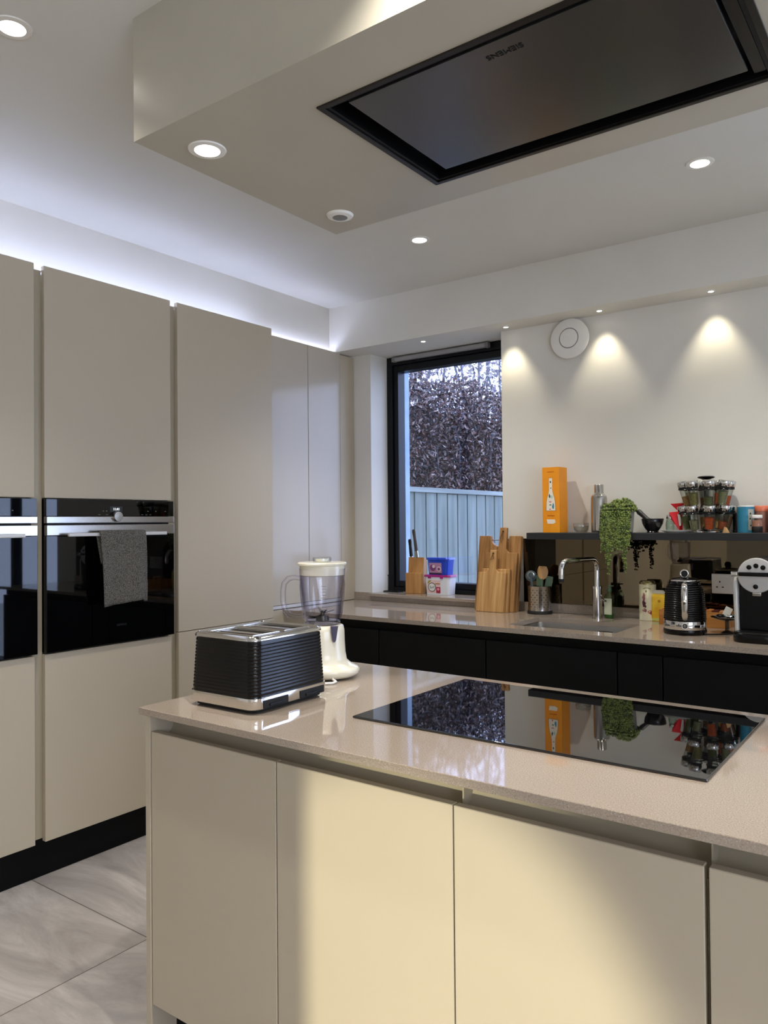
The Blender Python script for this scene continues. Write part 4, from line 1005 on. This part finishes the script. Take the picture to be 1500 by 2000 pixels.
# coffee machine
t = thing('coffee_machine', 'black and silver capsule coffee machine at the right end of the worktop', 'coffee machine', (-0.598, 3.20, CT))
def O(w, d, r, z, cy): return ring(rr(w, d, r, 8, 0, cy), z)
MB().loft([O(.150, .150, .045, .0, -.035), O(.156, .156, .047, .004, -.035), O(.156, .156, .047, .030, -.035), O(.150, .150, .045, .034, -.035)]).build('drip_tray', black_plastic, t, smooth=50)
MB().loft([O(.140, .120, .040, .0345, -.045), O(.138, .118, .040, .0375, -.045)]).build('drip_grid', MATS['dark_steel'], t)
MB().box(-.064, .064, -.030, .160, .034, .262, .010, 3).build('body', black_soft, t)
Fr = Matrix.Rotation(pi / 2, 4, 'X')
MB().lathe([(.0655, -.150), (.0655, .036), (.0640, .040)], 56, M=at(0, 0, .246) @ Fr).build('head', black_soft, t, smooth=40)
dk = MB().lathe([(.0652, .030), (.0655, .046), (.0630, .0495), (.060, .0500), (.001, .0500)], 56, M=at(0, 0, .246) @ Fr).build('front_disc', alu, t, smooth=30)
for x, z in ((-.024, .030), (0, .036), (.024, .030), (-.002, -.042)):
    MB().lathe([(.0088, 0), (.0088, .0022), (.0070, .0030), (.001, .0030)], 24, M=at(x, -.0498, .246 + z) @ Fr).build('button', black_plastic, dk)
MB().box(-.060, .048, -.0640, -.0500, .243, .258, .003).build('lever', black_plastic, t)
for sx in (-1, 1):
    MB().box(sx * .078 - .009 if sx < 0 else .048, -.062 + .0 if sx < 0 else .090, -.0635, -.044, .240, .260, .004).build('lever_joint', chrome, t)
for sx in (-1, 1):
    c = MB(); c.loft([ring(rr(.014, .075, .006, 5, sx * .0715, -.005), .034), ring(rr(.016, .080, .007, 5, sx * .0735, -.005), .120), ring(rr(.018, .080, .008, 5, sx * .0755, -.005), .210), ring(rr(.012, .060, .005, 5, sx * .0755, 0), .236)])
    c.build('side_column', alu, t, smooth=50)
MB().box(-.016, .016, -.045, -.030, .168, .186, .004).build('coffee_outlet', chrome, t)

# ================================================================== things on the shelf
SZ = 1.29
t = thing('gift_box', 'tall orange champagne gift box with a bottle picture on the shelf', 'box', (-1.562, 3.525, SZ + .0003))
w_, d_, h_ = 0.0435, 0.048, 0.315
org = mat('orange_card', rgb(240, 150, 12), 0.5); noise_col(org, rgb(238, 146, 10), rgb(243, 156, 16), 12, 3)
MB().box(-w_, w_, -d_, d_, 0, h_, .0008, 1).build('carton', org, t)
yb = -d_ - .0003
bt = [(-.0075, .262), (.0075, .262), (.0085, .255), (.0085, .205), (.012, .185), (.019, .165), (.022, .145), (.0235, .106), (-.0235, .106), (-.022, .145), (-.019, .165), (-.012, .185), (-.0085, .205), (-.0085, .255)]
MB().prism([(x * 1.09, .184 + (z - .184) * 1.02) for x, z in bt], yb - .0002, yb, 'y').build('bottle_outline', mat('outline_brown', rgb(120, 84, 40), 0.6), t, smooth=0)
MB().prism(bt, yb - .0005, yb - .0002, 'y').build('bottle_picture', mat('print_white', rgb(236, 226, 206), 0.6), t, smooth=0)
def patch(col, items, nm):
    mb = MB()
    for (x, z, rx, rz, sd) in items:
        mb.prism([(x + a, z + b) for a, b in blob(8, rx, rz, sd)], yb - .0008, yb - .0005, 'y')
    mb.build(nm, mat('print_' + nm, col, 0.6), t, smooth=0)
patch(rgb(40, 52, 46), [(-.001, .243, .004, .006, 1)], 'dark_spot')
patch(rgb(52, 84, 72), [(-.006, .176, .004, .010, 2)], 'green_patch')
patch(rgb(170, 206, 190), [(.006, .172, .005, .009, 3)], 'mint_patch')
patch(rgb(72, 140, 160), [(.012, .125, .005, .014, 5)], 'teal_patch')
patch(rgb(214, 130, 130), [(-.002, .148, .008, .0035, 8)], 'pink_patch')
patch(rgb(70, 110, 90), [(-.002, .133, .006, .003, 10)], 'leaf_patch')
patch(rgb(214, 70, 30), [(-.004, .112, .004, .003, 9)], 'red_patch')
patch(rgb(130, 110, 80), [(.001, .214, .004, .003, 13)], 'brown_patch')
MB().prism([(-.022, .064), (.020, .063), (.023, .048), (.010, .042), (-.018, .043)], yb - .0004, yb, 'y').build('ribbon_print', MATS['print_print_white'] if 'print_print_white' in MATS else MATS['print_white'], t, smooth=0)
brn = mat('print_brown_text', rgb(190, 90, 10), 0.6)
writing('Veuve Clicquot', 0.0098, at(0, yb - .0003, .082) @ FRONT, brn, t, depth=.0002, squeeze=0.62)
writing('CHAMPAGNE', 0.0075, at(0, yb - .0003, .292) @ FRONT, brn, t, depth=.0002, squeeze=0.8)
MB().lathe([(.002, 0), (.002, .0004)], 5, M=at(0, yb, .092) @ FRONT).build('star_mark', brn, t)

# little glass bowls
t = thing('glass_bowl', 'small clear glass bowl on the shelf beside the orange box', 'bowl', (-1.428, 3.52, SZ + .0003))
MB().lathe([(.020, 0), (.024, .002), (.033, .012), (.036, .026), (.0375, .028), (.0355, .028), (.031, .014), (.02, .005), (.001, .004)], 36, cap=(True, False)).build('bowl', glass_clear, t, smooth=50)
MB().lathe([(.034, .028), (.037, .030), (.0375, .040), (.036, .045), (.020, .047), (.001, .047)], 36, cap=(False, False)).build('lid', glass_clear, t, smooth=50)
MB().tube([(.036 * cos(2 * pi * k / 28), .036 * sin(2 * pi * k / 28), .029) for k in range(28)], .0014, 6, closed=True).build('wire_clip', chrome, t, smooth=60)
# shaker
t = thing('cocktail_shaker', 'tall brushed steel cocktail shaker on the shelf left of the plant', 'cocktail shaker', (-1.343, 3.53, SZ + .0003))
MB().lathe([(.034, 0), (.0365, .003), (.0372, .010), (.0372, .160), (.0350, .168), (.001, .168)], 44).build('body', steel, t, smooth=50)
MB().lathe([(.0360, .1685), (.0345, .173), (.025, .181), (.0225, .185), (.001, .185)], 44).build('shoulder', chrome, t, smooth=50)
MB().lathe([(.0225, .1855), (.0215, .188), (.0215, .222), (.0195, .225), (.001, .2255)], 40).build('cap', steel, t, smooth=50)
# plant
pearl = mat('succulent_green', rgb(120, 140, 60), 0.45)
def _pl():
    n, l, p = nodes(pearl); g = n.new('ShaderNodeNewGeometry'); cr = n.new('ShaderNodeValToRGB')
    e = cr.color_ramp.elements; e[0].color = rgb(34, 48, 12); e[1].color = rgb(128, 146, 66)
    l.new(g.outputs['Random Per Island'], cr.inputs['Fac']); l.new(cr.outputs[0], p.inputs['Base Color'])
_pl()
t = thing('trailing_plant', 'green string-of-pearls plant trailing over the shelf edge above the tap', 'plant', (-1.222, 3.500, SZ + .0003))
MB().lathe([(.040, 0), (.046, .004), (.052, .090), (.054, .098), (.050, .098), (.046, .085), (.001, .085)], 36, cap=(True, False)).build('pot', mat('pot_grey', rgb(150, 146, 138), 0.5), t, smooth=50)
MB().lathe([(.047, .086), (.03, .090), (.001, .092)], 24).build('soil', mat('soil', rgb(50, 38, 28), 0.95), t)
rp = random.Random(21)
fo = MB(); stm = MB()
ico = bmesh.new(); bmesh.ops.create_icosphere(ico, subdivisions=1, radius=1.0)
IV = [v.co.copy() for v in ico.verts]; IF = [[v.index for v in f.verts] for f in ico.faces]; ico.free()
def pearlat(c, r_):
    sx_, sy_, sz_ = r_ * rp.uniform(.8, 1.1), r_ * rp.uniform(.8, 1.1), r_ * rp.uniform(.9, 1.35)
    fo.add([(c[0] + v.x * sx_, c[1] + v.y * sy_, c[2] + v.z * sz_) for v in IV], IF)
for k in range(620):       # mound
    a = rp.uniform(0, 2 * pi); u = rp.random() ** .5; r_ = .064 * u
    pearlat((r_ * cos(a), r_ * sin(a), .096 + .056 * math.sqrt(max(0, 1 - u * u)) * rp.uniform(.2, 1.1)), .0054)
strands = []
for k in range(46):        # curtain of strands over the front of pot and shelf
    x = -0.075 + 0.135 * (k + .5) / 46 + rp.uniform(-.004, .004)
    u = (x + .0075) / .0675
    Ln = 0.165 + rp.uniform(-.03, .03) + (0.02 if abs(u) < .8 else 0)
    strands.append((x, Ln))
strands += [(-.042, .315), (-.036, .30), (-.047, .27), (-.033, .255), (.034, .305), (.040, .285), (.030, .26), (-.070, .215), (-.066, .195), (-.006, .22), (.008, .205), (-.022, .225)]
for x, Ln in strands:
    yy = -(.056 + rp.uniform(0, .020)); ph = rp.uniform(0, 6)
    pts = []; xx = x * .85
    nseg = int(Ln / .0085)
    if yy > -.071 : yy2 = -.0735 - rp.uniform(0, .006)
    else: yy2 = yy - .003
    for q in range(nseg + 1):
        dz = q * Ln / nseg
        f_ = min(1, dz / .07); px_ = xx + (x - xx) * f_ + .0022 * sin(dz * 60 + ph)
        py_ = (-.035 + (yy + .035) * min(1, dz / .03)) if dz < .03 else yy + (yy2 - yy) * min(1, (dz - .03) / .05)
        pz_ = .128 - dz + (.012 * sin(min(1, dz / .03) * pi))
        pts.append((px_, py_, pz_))
    stm.tube(pts, .0008, 4)
    for q, p in enumerate(pts[1:]):
        if rp.random() < .22: continue
        for s_ in ((-1, 1) if Ln < .2 or rp.random() < .7 else (rp.choice((-1, 1)),)):
            pearlat((p[0] + s_ * rp.uniform(.002, .0055), p[1] - rp.uniform(0, .004), p[2] + rp.uniform(-.003, .003)), .0044)
fo.build('foliage', pearl, t, smooth=80)
stm.build('stems', mat('stem_green', rgb(110, 130, 70), 0.6), t)
# mortar and pestle
granite = mat('black_granite', rgb(16, 16, 17), 0.22); 
t = thing('mortar', 'black stone mortar bowl on the shelf right of the plant', 'mortar', (-1.092, 3.52, SZ + .0003))
MB().lathe([(.024, 0), (.027, .002), (.024, .007), (.034, .020), (.0445, .040), (.0485, .061), (.0470, .063), (.0440, .061), (.035, .030), (.001, .020)], 44, cap=(True, False)).build('bowl', granite, t, smooth=50)
t = thing('pestle', 'dark stone pestle leaning out of the mortar', 'pestle', (-1.080, 3.52, SZ + .0285), rot=(0, radians(-48), 0))
MB().lathe([(.001, -.002), (.012, .001), (.0155, .010), (.0135, .030), (.0100, .050), (.0110, .080), (.0125, .098), (.009, .106), (.001, .107)], 28).build('rod', mat('pestle_stone', rgb(40, 39, 38), 0.4), t, smooth=60)
# white dish, glass pot, red bag
t = thing('white_dish', 'flat white dish lying on the shelf under the red bag', 'dish', (-0.985, 3.50, SZ + .0003))
MB().lathe([(.040, 0), (.042, .001), (.062, .009), (.063, .011), (.060, .011), (.041, .004), (.001, .003)], 40, cap=(True, False)).build('dish', white_plastic, t, smooth=50)
t = thing('glass_shaker', 'small glass shaker with a dented metal cap beside the mortar', 'shaker', (-1.020, 3.535, SZ + .006))
MB().lathe([(.016, 0), (.018, .002), (.019, .030), (.015, .052), (.014, .056)], 24).build('glass', clear('shaker_glass', (0.7, 0.8, 0.75, 1), 1.5, (.3, .4, .35, 1)), t, smooth=50)
MB().lathe([(.0155, .0562), (.0165, .058), (.016, .070), (.012, .0745), (.001, .075)], 24).build('cap', chrome, t, smooth=50)
red = mat('red_packet', rgb(205, 22, 34), 0.3)
t = thing('red_bag', 'crumpled red sweet bag standing left of the spice rack', 'bag', (-0.985, 3.525, SZ + .0115), rotz=.15)
mb = MB(); mb.add([(-.034, -.010, .078), (.008, -.012, .0), (.020, .010, .0), (.022, .002, .084), (-.006, .012, .068), (-.030, .008, .050)], [(0, 1, 3), (1, 2, 3), (3, 2, 4), (4, 2, 5), (5, 2, 1), (5, 1, 0), (0, 3, 4), (0, 4, 5)])
mb.build('bag', red, t, smooth=0)
mb = MB(); mb.add([(-.028, -.006, .116), (.034, -.008, .119), (.030, 0, .108), (.004, .004, .082), (-.010, .002, .102)], [(0, 1, 3), (1, 2, 3), (0, 3, 4), (1, 0, 4), (1, 4, 2), (2, 4, 3)])
mb.build('torn_top', red, t, smooth=0)
mb = MB(); mb.add([(.002, -.0132, .070), (.014, -.0132, .074), (.0165, -.0122, .020), (.009, -.0125, .018)], [(0, 1, 2, 3)]); mb.build('white_stripe', white_plastic, t, smooth=0)

# spice rack carousel
RX, RY = -0.862, 3.525
t = thing('spice_rack', 'black two-tier spice carousel with a chrome foot on the shelf', 'spice rack', (RX, RY, SZ + .0003))
MB().lathe([(.070, 0), (.074, .002), (.073, .006), (.050, .009), (.014, .013), (.001, .013)], 48).build('foot', chrome, t, smooth=40)
MB().lathe([(.012, .013), (.020, .014), (.010, .030), (.0085, .20), (.0085, .226), (.001, .226)], 28).build('pole', black_plastic, t, smooth=40)
MB().lathe([(.010, .2262), (.020, .232), (.033, .236), (.036, .240), (.030, .244), (.001, .245)], 36).build('knob', black_plastic, t, smooth=50)
for z0 in (.078, .183):
    cr_ = MB(); cr_.lathe([(.010, z0), (.030, z0 + .001), (.030, z0 + .005), (.010, z0 + .006)], 32)
    for k in range(8):
        a = 2 * pi * k / 8 + .35; c_ = (0.088 * cos(a), .088 * sin(a))
        cr_.tube([(c_[0] + .0245 * cos(b), c_[1] + .0245 * sin(b), z0 + .003) for b in [2 * pi * q / 20 for q in range(20)]], .0022, 6, closed=True)
        cr_.tube([(.028 * cos(a), .028 * sin(a), z0 + .003), (.065 * cos(a), .065 * sin(a), z0 + .003)], .003, 6)
    cr_.build('ring_holder', black_plastic, t, smooth=50)
jar_names = {}
def spice_jar():
    e = bpy.data.objects.new('spice_jar', None); COL.objects.link(e)
    g_ = MB(); g_.lathe([(.0125, 0), (.014, .001), (.0185, .060), (.0195, .066)], 24).build('glass', clear('jar_glass', (0.82, 0.85, 0.82, 1), 1.45, (.35, .37, .34, 1)), e, smooth=50)
    MB().lathe([(.0200, .0655), (.0205, .067), (.0205, .071), (.0195, .072)], 24).build('collar', rubber, e, smooth=50)
    MB().lathe([(.0210, .0722), (.0218, .073), (.0218, .092), (.0205, .0945), (.001, .095)], 28).build('lid', chrome, e, smooth=50)
    return e
proto = spice_jar()
spices = [('brown', rgb(120, 84, 50)), ('olive green', rgb(104, 96, 48)), ('orange red', rgb(176, 74, 30)), ('tan', rgb(168, 132, 88)), ('dark green', rgb(70, 74, 36)), ('rust', rgb(150, 74, 40)), ('ochre', rgb(150, 110, 60)), ('grey green', rgb(112, 110, 80))]
smats = [noise_col(mat('spice_' + n_.replace(' ', '_'), c_, 0.9), tuple(min(1, v * 1.1) for v in c_[:3]) + (1,), tuple(min(1, v * 1.9) for v in c_[:3]) + (1,), 300, 2) for n_, c_ in spices]
fills = [MB().lathe([(.0118, .002), (.0132, .003), (.0132 + .0042 * h_, .003 + .054 * h_), (.001, .004 + .054 * h_)], 20) for h_ in (.92, .62, .8, .5)]
first = True
pos8 = ['right', 'back right', 'back', 'back left', 'left', 'front left', 'front', 'front right']
for tier, z0 in ((0, .014), (1, .119)):
    for k in range(8):
        a = 2 * pi * k / 8 + .35
        e = proto if first else copy_tree(proto); first = False
        tilt = 0.20
        e.rotation_euler = (Matrix.Rotation(a, 4, 'Z') @ Matrix.Rotation(tilt, 4, 'Y')).to_euler()
        e.location = (RX + .0745 * cos(a), RY + .0745 * sin(a), SZ + z0); e.scale = (1.16, 1.16, 1.12)
        si = (k * 3 + tier * 2) % 8
        if len([c for c in e.children if c.name.startswith('spice_fill')]): bpy.data.objects.remove([c for c in e.children if c.name.startswith('spice_fill')][0])
        fb = fills[(k + tier) % 4]; q = MB(); q.v = fb.v; q.f = fb.f; q.mi = fb.mi
        q.build('spice_fill', smats[si], e)
        deg = math.degrees(a) % 360
        side = 'rightmost' if deg < 35 or deg > 325 else 'back right' if deg < 75 else 'rear' if deg < 120 else 'back left' if deg < 160 else 'leftmost' if deg < 205 else 'front left' if deg < 250 else 'front' if deg < 290 else 'front right'
        e['label'] = 'jar of %s spice at the %s of the %s tier of the carousel' % (spices[si][0], side, ('lower', 'upper')[tier])
        e['category'] = 'spice jar'; e['group'] = 'spice jars on the carousel'
# small pots at the right
t = thing('cork_stopper', 'small pale wooden wedge lying by the foot of the spice rack', 'stopper', (-0.772, 3.47, SZ + .0003), rot=(0, 0, .4))
MB().prism([(-.014, 0), (.013, 0), (.002, .022), (-.007, .026)], -.008, .008, 'y').build('wedge', bamboo, t)
t = thing('metal_canister', 'slim grey metal canister between the spice rack and the teal tin', 'canister', (-0.748, 3.575, SZ + .0003))
MB().lathe([(.018, 0), (.019, .002), (.019, .080), (.017, .084), (.001, .085)], 28).build('body', MATS['dark_steel'], t, smooth=50)
MB().lathe([(.0195, .0), (.0200, .001), (.0200, .010), (.0195, .011)], 28).build('foot_band', rubber, t, smooth=50)
t = thing('salt_tube', 'tall teal cardboard salt tube with a pale label on the shelf', 'tube', (-0.706, 3.53, SZ + .0003))
r = .0335
MB().lathe([(r, 0), (r, .108), (.001, .108)], 44).build('body', mat('teal_card', rgb(48, 132, 162), 0.45), t, smooth=50)
MB().lathe([(r * .97, .1082), (r * .97, .113), (.030, .114), (.001, .1145)], 44).build('lid', white_plastic, t, smooth=50)
mb = MB()
for k in range(8):
    u0 = -.011 + k * .0034; on_cyl(mb, [(u0, 0), (u0 + .0034, 0), (u0 + .0034, .088), (u0, .088)], r, .78, .010, sy=1)
mb.build('label', mat('label_stone', rgb(176, 176, 164), 0.6), t, smooth=0)
mb = MB()
for (u, z) in ((-.002, .080), (-.003, .058), (.004, .050), (0, .030)): on_cyl(mb, blob(8, .003, .004, int(z * 1000)), r, .78 + u / r, z, off=.001, sy=1)
mb.build('label_print', rubber, t, smooth=0)
t = thing('spice_bottle', 'small white-capped spice bottle in front at the right end of the shelf', 'bottle', (-0.653, 3.475, SZ + .0003))
MB().lathe([(.020, 0), (.0215, .002), (.0215, .054), (.018, .060), (.001, .060)], 30).build('bottle', glass_clear, t, smooth=50)
MB().lathe([(.0195, .002), (.0205, .003), (.0205, .026), (.001, .026)], 30).build('dark_contents', mat('peppercorn', rgb(40, 34, 34), 0.8), t, smooth=50)
MB().lathe([(.0205, .0262), (.0205, .052), (.001, .053)], 30).build('brown_contents', mat('spice_salmon', rgb(176, 120, 96), 0.8), t, smooth=50)
MB().lathe([(.020, .0602), (.0205, .062), (.0205, .072), (.019, .0735), (.001, .074)], 30).build('cap', white_plastic, t, smooth=50)
t = thing('seasoning_drum', 'seasoning drum with a coral lid behind the white-capped bottle', 'drum', (-0.652, 3.565, SZ + .0003))
MB().lathe([(.026, 0), (.027, .002), (.027, .088), (.001, .088)], 34).build('body', mat('drum_brown', rgb(150, 100, 80), 0.5), t, smooth=50)
MB().lathe([(.0275, .0882), (.028, .090), (.028, .110), (.026, .1125), (.001, .113)], 34).build('lid', mat('coral_plastic', rgb(222, 120, 86), 0.35), t, smooth=50)
t = thing('brown_jar', 'rust brown jar cut by the right edge of the photo on the shelf', 'jar', (-0.598, 3.54, SZ + .0003))
MB().lathe([(.024, 0), (.025, .002), (.025, .080), (.001, .080)], 34).build('body', mat('jar_rust', rgb(140, 74, 40), 0.4), t, smooth=50)
MB().lathe([(.0255, .0802), (.026, .082), (.026, .098), (.024, .100), (.001, .1005)], 34).build('lid', MATS['drum_brown'], t, smooth=50)
